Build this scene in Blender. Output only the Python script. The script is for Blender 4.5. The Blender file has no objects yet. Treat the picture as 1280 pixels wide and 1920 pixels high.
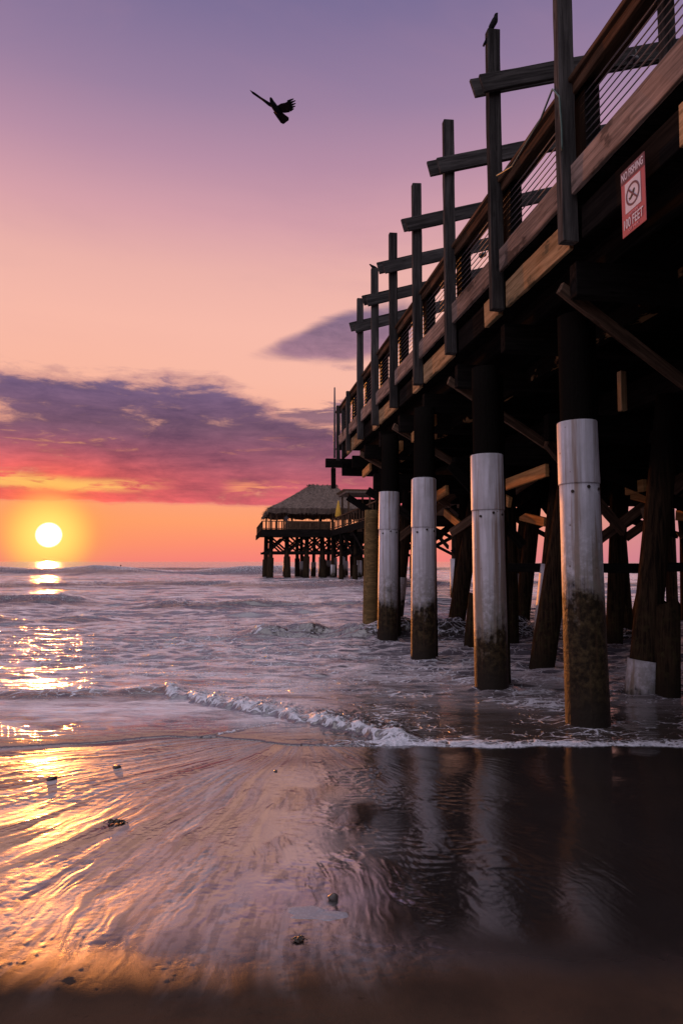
import bpy, bmesh, math, random
import numpy as np
from mathutils import Matrix, Vector
R = math.radians
random.seed(7)
SC = bpy.context.scene
COL = SC.collection

# ------------------------------------------------------------------ camera
CAM_H = 1.6
cam_d = bpy.data.cameras.new("camera")
cam_d.sensor_fit = 'HORIZONTAL'
cam_d.sensor_width = 24.0
cam_d.lens = 24.0
cam_d.clip_start = 0.05
cam_d.clip_end = 30000
cam = bpy.data.objects.new("camera", cam_d)
cam.location = (0, 0, CAM_H)
cam.rotation_euler = (math.pi / 2 + math.atan(93 / 1280.0), 0, 0)
COL.objects.link(cam)
SC.camera = cam
SC.view_settings.view_transform = 'Standard'
SC.view_settings.look = 'None'
SC.view_settings.exposure = 0.0
SC.view_settings.gamma = 1.0

SUN_AZ, SUN_EL = R(-23.2), R(2.05)
SUN = Vector((math.sin(SUN_AZ) * math.cos(SUN_EL), math.cos(SUN_AZ) * math.cos(SUN_EL), math.sin(SUN_EL)))


def lin(r, g, b):
    f = lambda c: (c / 12.92 if c <= 0.04045 else ((c + 0.055) / 1.055) ** 2.4)
    return (f(r / 255), f(g / 255), f(b / 255), 1.0)


# ------------------------------------------------------------------ node helper
class V:
    """a float or vector socket with arithmetic"""
    def __init__(s, nt, k): s.nt = nt; s.k = k
    def _m(s, op, a, b=None, c=None):
        n = s.nt.nodes.new('ShaderNodeMath'); n.operation = op
        for i, x in enumerate((a, b, c)):
            if x is None: continue
            if isinstance(x, V): s.nt.links.new(x.k, n.inputs[i])
            else: n.inputs[i].default_value = x
        return V(s.nt, n.outputs[0])
    def __add__(s, o): return s._m('ADD', s, o)
    __radd__ = __add__
    def __sub__(s, o): return s._m('SUBTRACT', s, o)
    def __rsub__(s, o): return s._m('SUBTRACT', o, s)
    def __mul__(s, o): return s._m('MULTIPLY', s, o)
    __rmul__ = __mul__
    def __truediv__(s, o): return s._m('DIVIDE', s, o)
    def max(s, o): return s._m('MAXIMUM', s, o)
    def min(s, o): return s._m('MINIMUM', s, o)
    def pow(s, o): return s._m('POWER', s, o)
    def f(s, op, o=None): return s._m(op, s, o)
    def step(s, a, b, lo=0.0, hi=1.0):
        n = s.nt.nodes.new('ShaderNodeMapRange'); n.interpolation_type = 'SMOOTHSTEP'
        s.nt.links.new(s.k, n.inputs[0])
        for i, x in ((1, a), (2, b), (3, lo), (4, hi)):
            if isinstance(x, V): s.nt.links.new(x.k, n.inputs[i])
            else: n.inputs[i].default_value = x
        return V(s.nt, n.outputs[0])


class G:
    def __init__(s, nt): s.nt = nt
    def node(s, t): return s.nt.nodes.new(t)
    def link(s, a, b): s.nt.links.new(a.k if isinstance(a, V) else a, b)
    def comb(s, x, y, z):
        n = s.node('ShaderNodeCombineXYZ')
        for i, q in enumerate((x, y, z)):
            if isinstance(q, V): s.link(q, n.inputs[i])
            else: n.inputs[i].default_value = q
        return V(s.nt, n.outputs[0])
    def sep(s, v):
        n = s.node('ShaderNodeSeparateXYZ'); s.link(v, n.inputs[0])
        return [V(s.nt, n.outputs[i]) for i in range(3)]
    def dot(s, v, c):
        n = s.node('ShaderNodeVectorMath'); n.operation = 'DOT_PRODUCT'
        s.link(v, n.inputs[0]); n.inputs[1].default_value = c
        return V(s.nt, n.outputs['Value'])
    def noise(s, v, scale, detail=4, rough=.55, dist=0.0):
        n = s.node('ShaderNodeTexNoise'); s.link(v, n.inputs['Vector'])
        n.inputs['Scale'].default_value = scale; n.inputs['Detail'].default_value = detail
        n.inputs['Roughness'].default_value = rough; n.inputs['Distortion'].default_value = dist
        return V(s.nt, n.outputs[0])
    def voro(s, v, scale, feature='DISTANCE_TO_EDGE'):
        n = s.node('ShaderNodeTexVoronoi'); n.feature = feature
        s.link(v, n.inputs['Vector']); n.inputs['Scale'].default_value = scale
        return V(s.nt, n.outputs['Distance'])
    def mix(s, f, a, b, mode='MIX'):
        n = s.node('ShaderNodeMix'); n.data_type = 'RGBA'; n.blend_type = mode
        for i, q in ((0, f), (6, a), (7, b)):
            if isinstance(q, V): s.link(q, n.inputs[i])
            elif i == 0: n.inputs[0].default_value = q
            else: n.inputs[i].default_value = q if len(q) == 4 else tuple(q) + (1,)
        return V(s.nt, n.outputs[2])
    def ramp(s, x, stops, lo, hi, interp='LINEAR'):
        n = s.node('ShaderNodeValToRGB'); cr = n.color_ramp; cr.interpolation = interp
        while len(cr.elements) < len(stops): cr.elements.new(1.0)
        for e, (p, c) in zip(cr.elements, stops):
            e.position = (p - lo) / (hi - lo); e.color = c
        s.link((x - lo) / (hi - lo), n.inputs[0])
        return V(s.nt, n.outputs[0])
    def attr(s, name, kind='GEOMETRY'):
        n = s.node('ShaderNodeAttribute'); n.attribute_type = kind; n.attribute_name = name
        return V(s.nt, n.outputs['Fac'])
    def scale(s, c, k):
        n = s.node('ShaderNodeVectorMath'); n.operation = 'SCALE'
        s.link(c, n.inputs[0])
        if isinstance(k, V): s.link(k, n.inputs['Scale'])
        else: n.inputs['Scale'].default_value = k
        return V(s.nt, n.outputs[0])
    def bump(s, h, strength, dist, normal=None):
        n = s.node('ShaderNodeBump'); s.link(h, n.inputs['Height'])
        if isinstance(strength, V): s.link(strength, n.inputs['Strength'])
        else: n.inputs['Strength'].default_value = strength
        n.inputs['Distance'].default_value = dist
        if normal: s.link(normal, n.inputs['Normal'])
        return V(s.nt, n.outputs[0])


# ------------------------------------------------------------------ sky (sunset, procedural, in world directions)
world = bpy.data.worlds.new("World")
SC.world = world
world.use_nodes = True
nt = world.node_tree
nt.nodes.clear()
g = G(nt)
tc = g.node('ShaderNodeTexCoord')
D = V(nt, tc.outputs['Generated'])
dx, dy, dz = g.sep(D)
el = dz.f('ARCSINE') * (180 / math.pi)
az = dx.f('ARCTAN2', dy) * (180 / math.pi)
ang = g.dot(D, tuple(SUN)).min(0.999999).f('ARCCOSINE') * (180 / math.pi)
hor = (dx * dx + dy * dy).f('SQRT').max(1e-4)
cosA = (dx * math.sin(SUN_AZ) + dy * math.cos(SUN_AZ)) / hor
fb = cosA.step(-0.35, 0.6)
front = g.ramp(el, [(-3, lin(228, 122, 116)), (0, lin(246, 128, 122)), (1.5, lin(254, 142, 116)), (3.3, lin(255, 160, 112)),
                    (6, lin(252, 164, 134)), (11, lin(251, 180, 154)), (15, lin(249, 187, 168)), (19, lin(247, 187, 172)),
                    (23, lin(236, 179, 171)), (27, lin(214, 161, 171)), (31, lin(184, 143, 167)), (35, lin(154, 128, 160)),
                    (41, lin(122, 110, 150)), (52, (.36, .31, .44, 1)), (66, (1.30, 1.16, 1.34, 1)), (90, (1.40, 1.28, 1.46, 1))], -3, 90)  # unseen zenith brightened to light the sea and sand from above
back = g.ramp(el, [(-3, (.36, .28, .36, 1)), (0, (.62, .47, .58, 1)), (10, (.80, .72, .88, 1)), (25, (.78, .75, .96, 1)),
                   (45, (.74, .69, .86, 1)), (66, (1.20, 1.10, 1.28, 1)), (90, (1.40, 1.28, 1.46, 1))], -3, 90)  # back sky out of view, brightened as fill light on the piles
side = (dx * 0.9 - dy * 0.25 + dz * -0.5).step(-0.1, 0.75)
back = g.mix(side, back, (.12, .11, .16, 1))  # right of the unseen sky darkened so the piles shade off rightward
# toward the right the horizon goes from pink to a greyer mauve
rightness = az.step(2.0, 34.0) * el.step(22.0, 4.0)
front = g.mix(rightness * 0.75, front, lin(176, 132, 156))
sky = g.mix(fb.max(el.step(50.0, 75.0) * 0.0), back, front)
veil = g.noise(g.comb(az * 0.035, el * 0.10, 60.0), 1.0, 5, .6, .5)
sky = g.mix(veil.step(.40, .70) * el.step(14.0, 24.0) * 0.22, sky, lin(176, 134, 158))
# haze of warm light low around the sun
g1 = (ang * (-1 / 7.0)).f('EXPONENT') * el.step(-2, 2)
sky = g.mix((g1 * 0.66).min(1.0), sky, lin(255, 158, 78))
# ---- cloud bank
cu = az * 0.050
cv = el * 0.19
warp = g.noise(g.comb(cu * 1.3, cv * 0.9, 3.7), 1.0, 3, .5)
cp = g.comb(cu + warp * 0.6, cv + warp * 0.35, 1.3)
n1 = g.noise(cp, 1.0, 8, .62)
n2 = g.noise(g.comb(cu * 2.2, cv * 2.6, 9.1), 1.0, 7, .6, .6)
top = 14.3 - az.step(-12.0, -1.0) * 3.4 - az.step(-2.0, 12.0) * 2.0
band = el.step(4.2, 5.0) * (top - el).step(-2.4, 1.5)
n3 = g.noise(g.comb(az * 0.30 + warp * 1.2, el * 0.95, 31.0), 1.0, 8, .68, .3)
dens = (band * 1.10 + (n1 - 0.5) * 2.2 + (n2 - 0.5) * 1.3 + (n3 - 0.5) * 1.2 - 0.30).step(-0.05, 0.75) * band.step(0.02, 0.30)
# thin streaks above the right end of the bank
sband = (el - 11.2).f('ABSOLUTE').step(3.6, 0.8) * az.step(-11, -5) * az.step(10.0, 3.0)
sn = g.noise(g.comb(az * 0.13 + warp * 0.8, el * 0.75, 5.5), 1.0, 7, .6, .4)
dens2 = (sn + sband * 0.30 - 0.66).step(0.0, 0.10) * sband.step(0, .5)
# the almond-shaped cloud beside the pier
ex = (az + 0.3) / 7.4
ey = (el - 18.5 - az * 0.20) / (1.0 + (az + 7.0).max(0.0) * 0.13)
rr = (ex * ex + ey * ey).f('SQRT') + (n2 - 0.5) * 0.75 + (n1 - 0.5) * 0.5
dens3 = rr.step(1.22, 0.70) * el.step(12.0, 17.0)
wn = g.noise(g.comb(az * 0.14 + warp, el * 0.55, 2.2), 1.0, 6, .6)
dens4 = (wn - 0.5).step(0.02, 0.22) * (el - 16.6).f('ABSOLUTE').step(2.8, 0.6) * az.step(-7, -1) * 0.45
ccol = g.ramp(el, [(3, lin(214, 104, 112)), (5, lin(204, 96, 106)), (8, lin(152, 90, 108)), (11, lin(120, 86, 106)),
                   (14.5, lin(112, 92, 124)), (17, lin(150, 112, 134)), (21, lin(108, 96, 130))], 3, 21)
red = (ang * (-1 / 6.5)).f('EXPONENT') * 1.5 * el.step(10.5, 6.5)
ccol = g.mix(red.min(0.96), ccol, lin(255, 104, 84))
shade = g.noise(g.comb(cu * 1.6 + warp, cv * 2.6, 20.0), 1.0, 8, .66) * 0.6 + n3 * 0.4
ccol = g.mix(1.0, ccol, g.ramp(shade, [(0.34, (0.52, .58, .72, 1)), (0.66, (1.42, 1.36, 1.30, 1))], 0.34, 0.66), 'MULTIPLY')
edge_glow = dens.step(0.05, 0.5) * dens.step(0.95, 0.45)
ccol = g.mix(edge_glow * 0.30, ccol, lin(250, 170, 150))
sky = g.mix(((dens.max(dens2 * 0.85)).max(dens3 * 0.9)).max(dens4) * fb, sky, ccol)
# bright lit wisps low in the bank
wv = g.noise(g.comb(az * 0.22 + 4.0, el * 1.25, 7.7), 1.0, 7, .62, .5)
wl = (el - 6.1 + n2 * 0.8 - 0.4).f('ABSOLUTE').step(0.85, 0.1) * (wv - 0.44).step(0.0, 0.16)
wl = wl * (az.step(-13.0, -19.0) + az.step(-10.5, -8.0) * az.step(0.5, -3.0) * 0.75)
wm = (el - 9.6).f('ABSOLUTE').step(1.3, 0.2) * (wv - 0.56).step(0.0, 0.12) * az.step(0, -12) * 0.4
wcol = g.mix((ang * (-1 / 8.0)).f('EXPONENT'), lin(255, 150, 112), lin(255, 214, 96))
sky = g.mix((wl.max(wm)).min(1.0) * fb, sky, wcol)
# the disc and its burnt-out glow
gl = ang.step(6.5, 0.8)
sky = g.mix(gl * gl * 0.7, sky, lin(255, 176, 74))
gl2 = ang.step(3.9, 0.4)
sky = g.mix((gl2 * 1.1).min(0.97), sky, (1.12, 0.80, 0.17))
disc = ang.step(1.02, 0.76)
sky = g.mix(disc, sky, (4.0, 3.4, 2.3))
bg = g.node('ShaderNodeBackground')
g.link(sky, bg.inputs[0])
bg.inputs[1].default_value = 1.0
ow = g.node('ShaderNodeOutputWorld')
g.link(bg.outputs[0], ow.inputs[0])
world.cycles.sampling_method = 'MANUAL'
world.cycles.sample_map_resolution = 1024

sun_d = bpy.data.lights.new("sun", 'SUN')
sun_d.energy = 2.8
sun_d.angle = R(0.55)
sun_d.color = (1.0, 0.31, 0.065)
sun = bpy.data.objects.new("sun", sun_d)
SUN_L = Vector((math.sin(SUN_AZ), math.cos(SUN_AZ), math.tan(R(2.75))))
sun.rotation_euler = SUN_L.to_track_quat('Z', 'Y').to_euler()
COL.objects.link(sun)


# ------------------------------------------------------------------ materials
def material(name):
    m = bpy.data.materials.new(name); m.use_nodes = True
    t = m.node_tree; t.nodes.clear()
    g = G(t)
    o = g.node('ShaderNodeOutputMaterial'); b = g.node('ShaderNodeBsdfPrincipled')
    g.link(b.outputs[0], o.inputs[0])
    return m, g, b


def setc(g, b, key, val):
    if isinstance(val, V): g.link(val, b.inputs[key])
    else: b.inputs[key].default_value = val


def wood(name, dark, light, rough=.75, patch=None):
    m, g, b = material(name)
    tc = g.node('ShaderNodeTexCoord')
    oi = g.node('ShaderNodeObjectInfo')
    rnd = V(g.nt, oi.outputs['Random'])
    x, y, z = g.sep(V(g.nt, tc.outputs['Object']))
    p = g.comb(x * 1.3 + rnd * 50, y * 26, z * 26)
    grain = g.noise(p, 1.0, 6, .65, .5)
    blot = g.noise(g.comb(x * 1.7 + rnd * 33, y * 4, z * 4), 1.0, 4, .6)
    knots = g.voro(g.comb(x * 2.2 + rnd * 9, y * 9, z * 9), 1.0, 'F1')
    c = g.mix(grain.step(.3, .72), dark, light)
    c = g.mix(blot.step(.35, .75) * 0.6, c, dark)
    if patch:
        c = g.mix(blot.step(.57, .63) * .8, c, patch)
    c = g.mix(knots.step(.16, .06) * .6, c, (dark[0] * .5, dark[1] * .5, dark[2] * .5, 1))
    c = g.scale(c, rnd * .5 + .75)
    setc(g, b, 'Base Color', c)
    setc(g, b, 'Roughness', grain * .25 + (rough - .12))
    b.inputs['Specular IOR Level'].default_value = 0.0
    g.link(g.bump(grain + blot * .6, .55, .006), b.inputs['Normal'])
    return m


M = {}
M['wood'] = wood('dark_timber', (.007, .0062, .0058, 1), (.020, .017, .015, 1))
M['post'] = wood('grey_post_timber', (.026, .024, .023, 1), (.105, .097, .09, 1))
M['board'] = wood('weathered_board', (.10, .078, .066, 1), (.31, .24, .205, 1), patch=(.06, .048, .042, 1))
M['rim'] = wood('yellow_board', (.17, .11, .055, 1), (.46, .32, .18, 1), patch=(.09, .08, .05, 1))
M['rail'] = wood('brown_rail_timber', (.040, .026, .018, 1), (.16, .095, .06, 1))
M['girder'] = wood('girder_timber', (.005, .0045, .004, 1), (.012, .010, .009, 1), patch=(.26, .15, .07, 1))  # orange patches are sunlit mottling put into the colour
M['brace'] = wood('brace_timber', (.06, .040, .028, 1), (.22, .14, .095, 1))  # lighter copy of the dark timber: lit edges put into the colour
M['tan'] = wood('tan_pile_timber', (.10, .07, .03, 1), (.30, .20, .09, 1))  # yellow-brown wood, its yellowish light also put into the colour
M['block'] = wood('sunlit_block_timber', (.30, .15, .06, 1), (.56, .32, .13, 1))  # the sun's orange on these timbers is put into the base colour


def simple(name, c, rough=.5, metal=0.0, spec=.5, var=.25, scale=30, bump=.2, bdist=.003):
    m, g, b = material(name)
    tc = g.node('ShaderNodeTexCoord')
    n = g.noise(V(g.nt, tc.outputs['Object']), scale, 5, .6)
    k = n * (2 * var) + (1 - var)
    setc(g, b, 'Base Color', g.scale(g.mix(0.0, c, c), k))
    setc(g, b, 'Roughness', n * .2 + (rough - .1))
    b.inputs['Metallic'].default_value = metal
    b.inputs['Specular IOR Level'].default_value = spec
    g.link(g.bump(n, bump, bdist), b.inputs['Normal'])
    return m


M['steel'] = simple('dull_steel_cable', (.10, .10, .11, 1), .45, .6)
M['bolt'] = simple('rusty_bolt', (.035, .024, .018, 1), .6, .5)
M['bird'] = simple('dark_feathers', (.010, .009, .011, 1), .8, spec=.05, var=.4, scale=60)
M['tailfeather'] = simple('brown_feathers', (.022, .014, .014, 1), .8, spec=.05, var=.5, scale=90)
M['lamp'] = simple('black_lamp_metal', (.02, .02, .022, 1), .4, .3)
M['stone'] = simple('sea_stone', (.05, .04, .035, 1), .35, scale=25, var=.5)
M['weed'] = simple('dark_seaweed', (.028, .018, .010, 1), .4, scale=40, var=.5)
M['wire'] = simple('green_wire', (.05, .10, .08, 1), .5)
M['parasol'] = simple('yellow_cloth', (.62, .36, .04, 1), .8, scale=8)
M['cloth'] = simple('dark_cloth', (.06, .05, .06, 1), .85)
M['skin'] = simple('skin', (.35, .2, .14, 1), .55)
M['hutpost'] = wood('hut_timber', (.05, .032, .022, 1), (.15, .09, .055, 1))
M['sign_red'] = simple('sign_red', (.36, .065, .07, 1), .4, var=.22, scale=9, bump=.05)
M['sign_dark'] = simple('sign_maroon', (.10, .03, .045, 1), .5, var=.15)
M['sign_white'] = simple('sign_white', (.56, .56, .62, 1), .45, var=.16)
M['sign_pink'] = simple('sign_faded_pink', (.58, .26, .30, 1), .5, var=.1)
M['pole'] = simple('grey_pole', (.12, .10, .11, 1), .5)

# pile sleeves: white jackets with tidal growth below, tidemark height per object
m, g, b = material('white_pile_sleeve')
geo = g.node('ShaderNodeNewGeometry')
pos = V(g.nt, geo.outputs['Position'])
px_, py_, pz_ = g.sep(pos)
tide = g.attr('tide', 'OBJECT')
oi = g.node('ShaderNodeObjectInfo'); rnd = V(g.nt, oi.outputs['Random'])
nA = g.noise(pos, 3.2, 6, .62)
nB = g.noise(pos, 16, 6, .65)
streak = g.noise(g.comb(px_ * 22, py_ * 22, pz_ * 1.1), 1.0, 5, .6)
drip = g.noise(g.comb(px_ * 9, py_ * 9, pz_ * .35), 1.0, 4, .6)
hgt = pz_ - tide + (nA - .5) * 1.2 + (nB - .5) * .5 + (streak - .5) * .5
clean = hgt.step(-.16, .20)
white = g.mix(streak.step(.36, .72) * .75, (.56, .56, .61, 1), (.28, .265, .27, 1))
white = g.mix(nA.step(.42, .68) * .5, white, (.34, .33, .34, 1))
white = g.mix(drip.step(.50, .64) * .8, white, (.20, .125, .075, 1))
white = g.mix(hgt.step(.95, .0) * .85 * nB.step(.30, .62), white, (.15, .14, .11, 1))
spots = g.voro(pos, 7.0, 'F1')
white = g.mix(spots.step(.10, .05) * .7, white, (.10, .055, .03, 1))
grow = g.mix(nB.step(.38, .72), (.016, .012, .008, 1), (.070, .050, .024, 1))
grow = g.mix(streak.step(.5, .7) * .5, grow, (.07, .04, .022, 1))
grow = g.mix(pz_.step(.55, .10), grow, (.022, .018, .014, 1))
setc(g, b, 'Base Color', g.mix(clean, grow, white))
setc(g, b, 'Roughness', clean * .05 + .45 + nB * .1)
setc(g, b, 'Specular IOR Level', clean * .25 + .05)
g.link(g.bump(nB * (1.3 - clean) + streak * .25, .7, .02), b.inputs['Normal'])
M['sleeve'] = m

m, g, b = material('old_pile_wood')
geo = g.node('ShaderNodeNewGeometry')
pos = V(g.nt, geo.outputs['Position']); px_, py_, pz_ = g.sep(pos)
gr = g.noise(g.comb(px_ * 30, py_ * 30, pz_ * 1.5), 1.0, 6, .65, .4)
nB = g.noise(pos, 11, 6, .65)
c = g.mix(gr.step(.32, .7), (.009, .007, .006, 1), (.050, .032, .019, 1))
c = g.mix(pz_.step(2.2, 3.0), c, (.008, .007, .006, 1))  # pile tops blackened in the colour for the deck's shadow
c = g.mix(nB.step(.45, .7) * pz_.step(1.6, .4), c, (.045, .038, .018, 1))
c = g.mix(pz_.step(.5, .05) * .8, c, (.02, .016, .012, 1))
setc(g, b, 'Base Color', c)
setc(g, b, 'Roughness', nB * .2 + .5)
b.inputs['Specular IOR Level'].default_value = 0.0
g.link(g.bump(gr + nB * .7, .8, .02), b.inputs['Normal'])
M['pilewood'] = m

m, g, b = material('grey_thatch')
tc = g.node('ShaderNodeTexCoord')
x, y, z = g.sep(V(g.nt, tc.outputs['Object']))
n = g.noise(g.comb(x * 4, y * 4, z * 1.2), 1.0, 6, .7)
nf = g.noise(g.comb(x * 18, y * 18, z * 3), 1.0, 4, .7)
c = g.mix(n.step(.3, .7), (.070, .048, .036, 1), (.19, .135, .10, 1))
c = g.mix(nf.step(.45, .7) * .6, c, (.05, .036, .028, 1))
setc(g, b, 'Base Color', c); b.inputs['Roughness'].default_value = .9
g.link(g.bump(nf + n, .9, .08), b.inputs['Normal'])
M['thatch'] = m

# wet sand
m, g, b = material('wet_sand')
geo = g.node('ShaderNodeNewGeometry')
pos = V(g.nt, geo.outputs['Position'])
wet = g.attr('wet')
streaky = g.attr('streak')
tex = g.attr('tex')
right = g.attr('right')
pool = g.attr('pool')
px_, py_, pz_ = g.sep(pos)
fine = g.noise(pos, 260, 3, .6)
med = g.noise(pos, 34, 6, .6)
big = g.noise(pos, 2.2, 5, .55)
c = g.mix(fine.step(.3, .7), (.013, .011, .0105, 1), (.030, .026, .025, 1))
c = g.mix(streaky.step(.1, .6) * (tex.step(.2, .8) * .4 + .4), c, (.150, .146, .158, 1))  # grey sheen of the wet film put into the sand colour
c = g.mix(pool * .7, c, (.19, .19, .205, 1))  # silvery reflection on the pool painted as a pale grey colour
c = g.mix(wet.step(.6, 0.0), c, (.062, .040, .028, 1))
c = g.mix(big.step(.4, .7) * .5, c, (.017, .014, .013, 1))
c = g.mix(med.step(.62, .74) * .5, c, (.020, .016, .014, 1))
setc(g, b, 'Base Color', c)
rough = wet.step(0.1, .95, .62, 0.0).max(streaky * .56 + .03) + (med - .5) * .03 * streaky + big.step(.5, .8) * .02
setc(g, b, 'Roughness', rough.max(.03))
setc(g, b, 'Specular IOR Level', (wet.step(.15, 1, .0, 1.0).pow(1.6)) * tex.step(.15, .75, .62, 1.0) * (1.0 - right * .62))
b.inputs['IOR'].default_value = 2.6
h = fine * wet.step(0.0, 1.0, 1.0, .10) + med * wet.step(0, 1, .6, .2).max(streaky * 1.2)
g.link(g.bump(h, .55, .0035), b.inputs['Normal'])
M['sand'] = m

# sea water with foam
m, g, b = material('sea_water')
geo = g.node('ShaderNodeNewGeometry')
pos = V(g.nt, geo.outputs['Position'])
foam = g.attr('foam')
depth = g.attr('depth')
face = g.attr('face')
px_, py_, pz_ = g.sep(pos)
w1 = g.noise(pos, 2.2, 3, .5)
wp = g.comb(px_ + w1 * .55, py_ * 1.5 + w1 * .5, 0.0)
lace = g.voro(wp, 5.0).step(0.0, .13)
lace2 = g.voro(wp, 15.0).step(0.0, .16)
nz = g.noise(wp, 6.0, 7, .65)
nf = g.noise(pos, 60, 5, .65)
thr = (lace * .34 + lace2 * .22 + nz * .62 - .05) + (nf - .5) * .22
fm = (foam - thr * .9).step(-.06, .20)
water = g.mix(depth.step(0.0, 1.0), (.055, .044, .038, 1), (.12, .11, .13, 1))
water = g.mix(face, water, (.030, .024, .022, 1))  # wave fronts' dark side put into the colour, as foam-free water
scum_sheen = g.noise(g.comb(px_ * .9 + w1 * .5, py_ * 2.6, 2.0), 1.0, 7, .66, .4)  # pale foam film, also painting the sky's reflection on the water
nrm = g.sep(V(g.nt, geo.outputs['Normal']))
water = g.mix(scum_sheen.step(.32, .60) * depth * (1.0 - face) * nrm[1].step(-.30, -.08) * .90, water, (.80, .75, .78, 1))  # film left off shoreward slopes, painting them dark
fcol = g.mix(nf.step(.3, .7), (.44, .46, .52, 1), (.78, .79, .84, 1))
setc(g, b, 'Base Color', g.mix(fm, water, fcol))
setc(g, b, 'Roughness', fm * .5 + .09 + px_.step(-1.0, -4.0) * py_.step(7.5, 12.0) * .05)
b.inputs['IOR'].default_value = 2.1
setc(g, b, 'Specular IOR Level', fm * -.25 + .5)
r1 = g.noise(g.comb(px_ * 3.0, py_ * 7.0, 0.0), 1.0, 5, .6, .3)
r2 = g.noise(g.comb(px_ * .7, py_ * 2.2, 4.0), 1.0, 4, .6)
h = r1 * depth.step(0, 1, .008, .036) + r2 * depth.step(.2, 1, 0.0, .06) + fm * (nf * .012 + .008)
g.link(g.bump(h, 1.0, 1.0), b.inputs['Normal'])
M['water'] = m

m, g, b = material('puddle_sheen')
tc = g.node('ShaderNodeTexCoord')
v = g.voro(V(g.nt, tc.outputs['Object']), 70, 'F1')
setc(g, b, 'Base Color', g.mix(v.step(.1, .6), (.30, .30, .33, 1), (.24, .235, .26, 1)))
b.inputs['Roughness'].default_value = .3
g.link(g.bump(v, .12, .001), b.inputs['Normal'])
M['foam'] = m  # puddle surface: the reflected sky put into a pale grey colour


# ------------------------------------------------------------------ geometry helpers
YAW = R(9.2)
PIER_ROT = Matrix.Rotation(YAW, 4, 'Z')
def PW(x, y, z): return PIER_ROT @ Vector((x, y, z))          # pier axes -> world


def new_obj(name, bm, mat, smooth=False):
    me = bpy.data.meshes.new(name)
    bm.to_mesh(me); bm.free()
    mats = mat if isinstance(mat, (list, tuple)) else [mat]
    for q in mats: me.materials.append(q)
    if smooth:
        for p in me.polygons: p.use_smooth = True
    o = bpy.data.objects.new(name, me)
    COL.objects.link(o)
    return o


def tag(o, label=None, cat=None, group=None, kind=None):
    if label: o['label'] = label
    if cat: o['category'] = cat
    if group: o['group'] = group
    if kind: o['kind'] = kind
    return o


def thing(name, label, cat, loc, rz=0.0, group=None):
    o = bpy.data.objects.new(name, None)
    o.empty_display_size = .2
    o.location = loc
    o.rotation_euler = (0, 0, rz)
    COL.objects.link(o)
    return tag(o, label, cat, group)


class Frame:
    """a thing whose parts are given in pier axes (x across, y out to sea, z up)"""
    def __init__(s, root, origin): s.root = root; s.o = Vector(origin)
    def put(s, o, mat, parent=None):
        o['_m'] = 0
        del o['_m']
        local = Matrix.Translation(-s.o) @ mat
        if parent is None:
            o.parent = s.root; o.matrix_basis = local
        else:
            o.parent = parent
            o.matrix_basis = parent.matrix_basis.inverted() @ local
        return o


def basis(p0, p1, up=(0, 0, 1)):
    a = Vector(p1) - Vector(p0)
    x = a.normalized()
    u = Vector(up)
    if abs(x.dot(u)) > .98: u = Vector((0, 1, 0))
    y = u.cross(x).normalized()
    z = x.cross(y)
    m = Matrix((x, y, z)).transposed().to_4x4()
    m.translation = (Vector(p0) + Vector(p1)) / 2
    return m, a.length


def box_bm(L, w, h, bev=.006, seg=8, wob=.004):
    """a sawn timber: long box along x with eased edges and slightly bowed, chipped faces"""
    bm = bmesh.new()
    bmesh.ops.create_cube(bm, size=1.0)
    for v in bm.verts: v.co = Vector((v.co.x * L, v.co.y * w, v.co.z * h))
    if L > 1.0 and seg > 1:
        es = [e for e in bm.edges if abs(e.verts[0].co.x - e.verts[1].co.x) > L * .5]
        bmesh.ops.subdivide_edges(bm, edges=es, cuts=seg, use_grid_fill=True)
    for v in bm.verts:
        k = wob
        v.co += Vector((random.uniform(-k, k) * 1.5, random.uniform(-k, k), random.uniform(-k, k)))
    if bev:
        es = [e for e in bm.edges if len(e.link_faces) == 2 and e.calc_face_angle(0) > .6]
        bmesh.ops.bevel(bm, geom=es, offset=bev * random.uniform(.7, 1.3), segments=1, affect='EDGES')
    return bm


def timber(fr, name, p0, p1, w, h, mat, parent=None, up=(0, 0, 1), bev=.006, seg=8):
    m, L = basis(p0, p1, up)
    o = new_obj(name, box_bm(L, w + random.uniform(-.002, .002), h + random.uniform(-.002, .002), bev, seg), mat)
    return fr.put(o, m, parent)


def lathe_bm(prof, n=24, wob=0.0, seed=0, cap=True, close=False):
    """prof: list of (z, r)"""
    bm = bmesh.new()
    rs = random.Random(seed)
    ph = [rs.uniform(0, 6.28) for _ in range(6)]
    rings = []
    for z, r in prof:
        ring = []
        for i in range(n):
            a = 2 * math.pi * i / n
            k = 1 + wob * (math.sin(2 * a + ph[0] + z * .7) * .5 + math.sin(3 * a + ph[1] - z * 1.1) * .35 + math.sin(7 * a + ph[2] + z * .4) * .25)
            ring.append(bm.verts.new((r * k * math.cos(a), r * k * math.sin(a), z)))
        rings.append(ring)
    for a, b_ in zip(rings, rings[1:]):
        for i in range(n):
            bm.faces.new((a[i], a[(i + 1) % n], b_[(i + 1) % n], b_[i]))
    if close:
        a, b_ = rings[-1], rings[0]
        for i in range(n):
            bm.faces.new((a[i], a[(i + 1) % n], b_[(i + 1) % n], b_[i]))
    elif cap:
        bm.faces.new(list(reversed(rings[0]))); bm.faces.new(rings[-1])
    return bm


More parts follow.
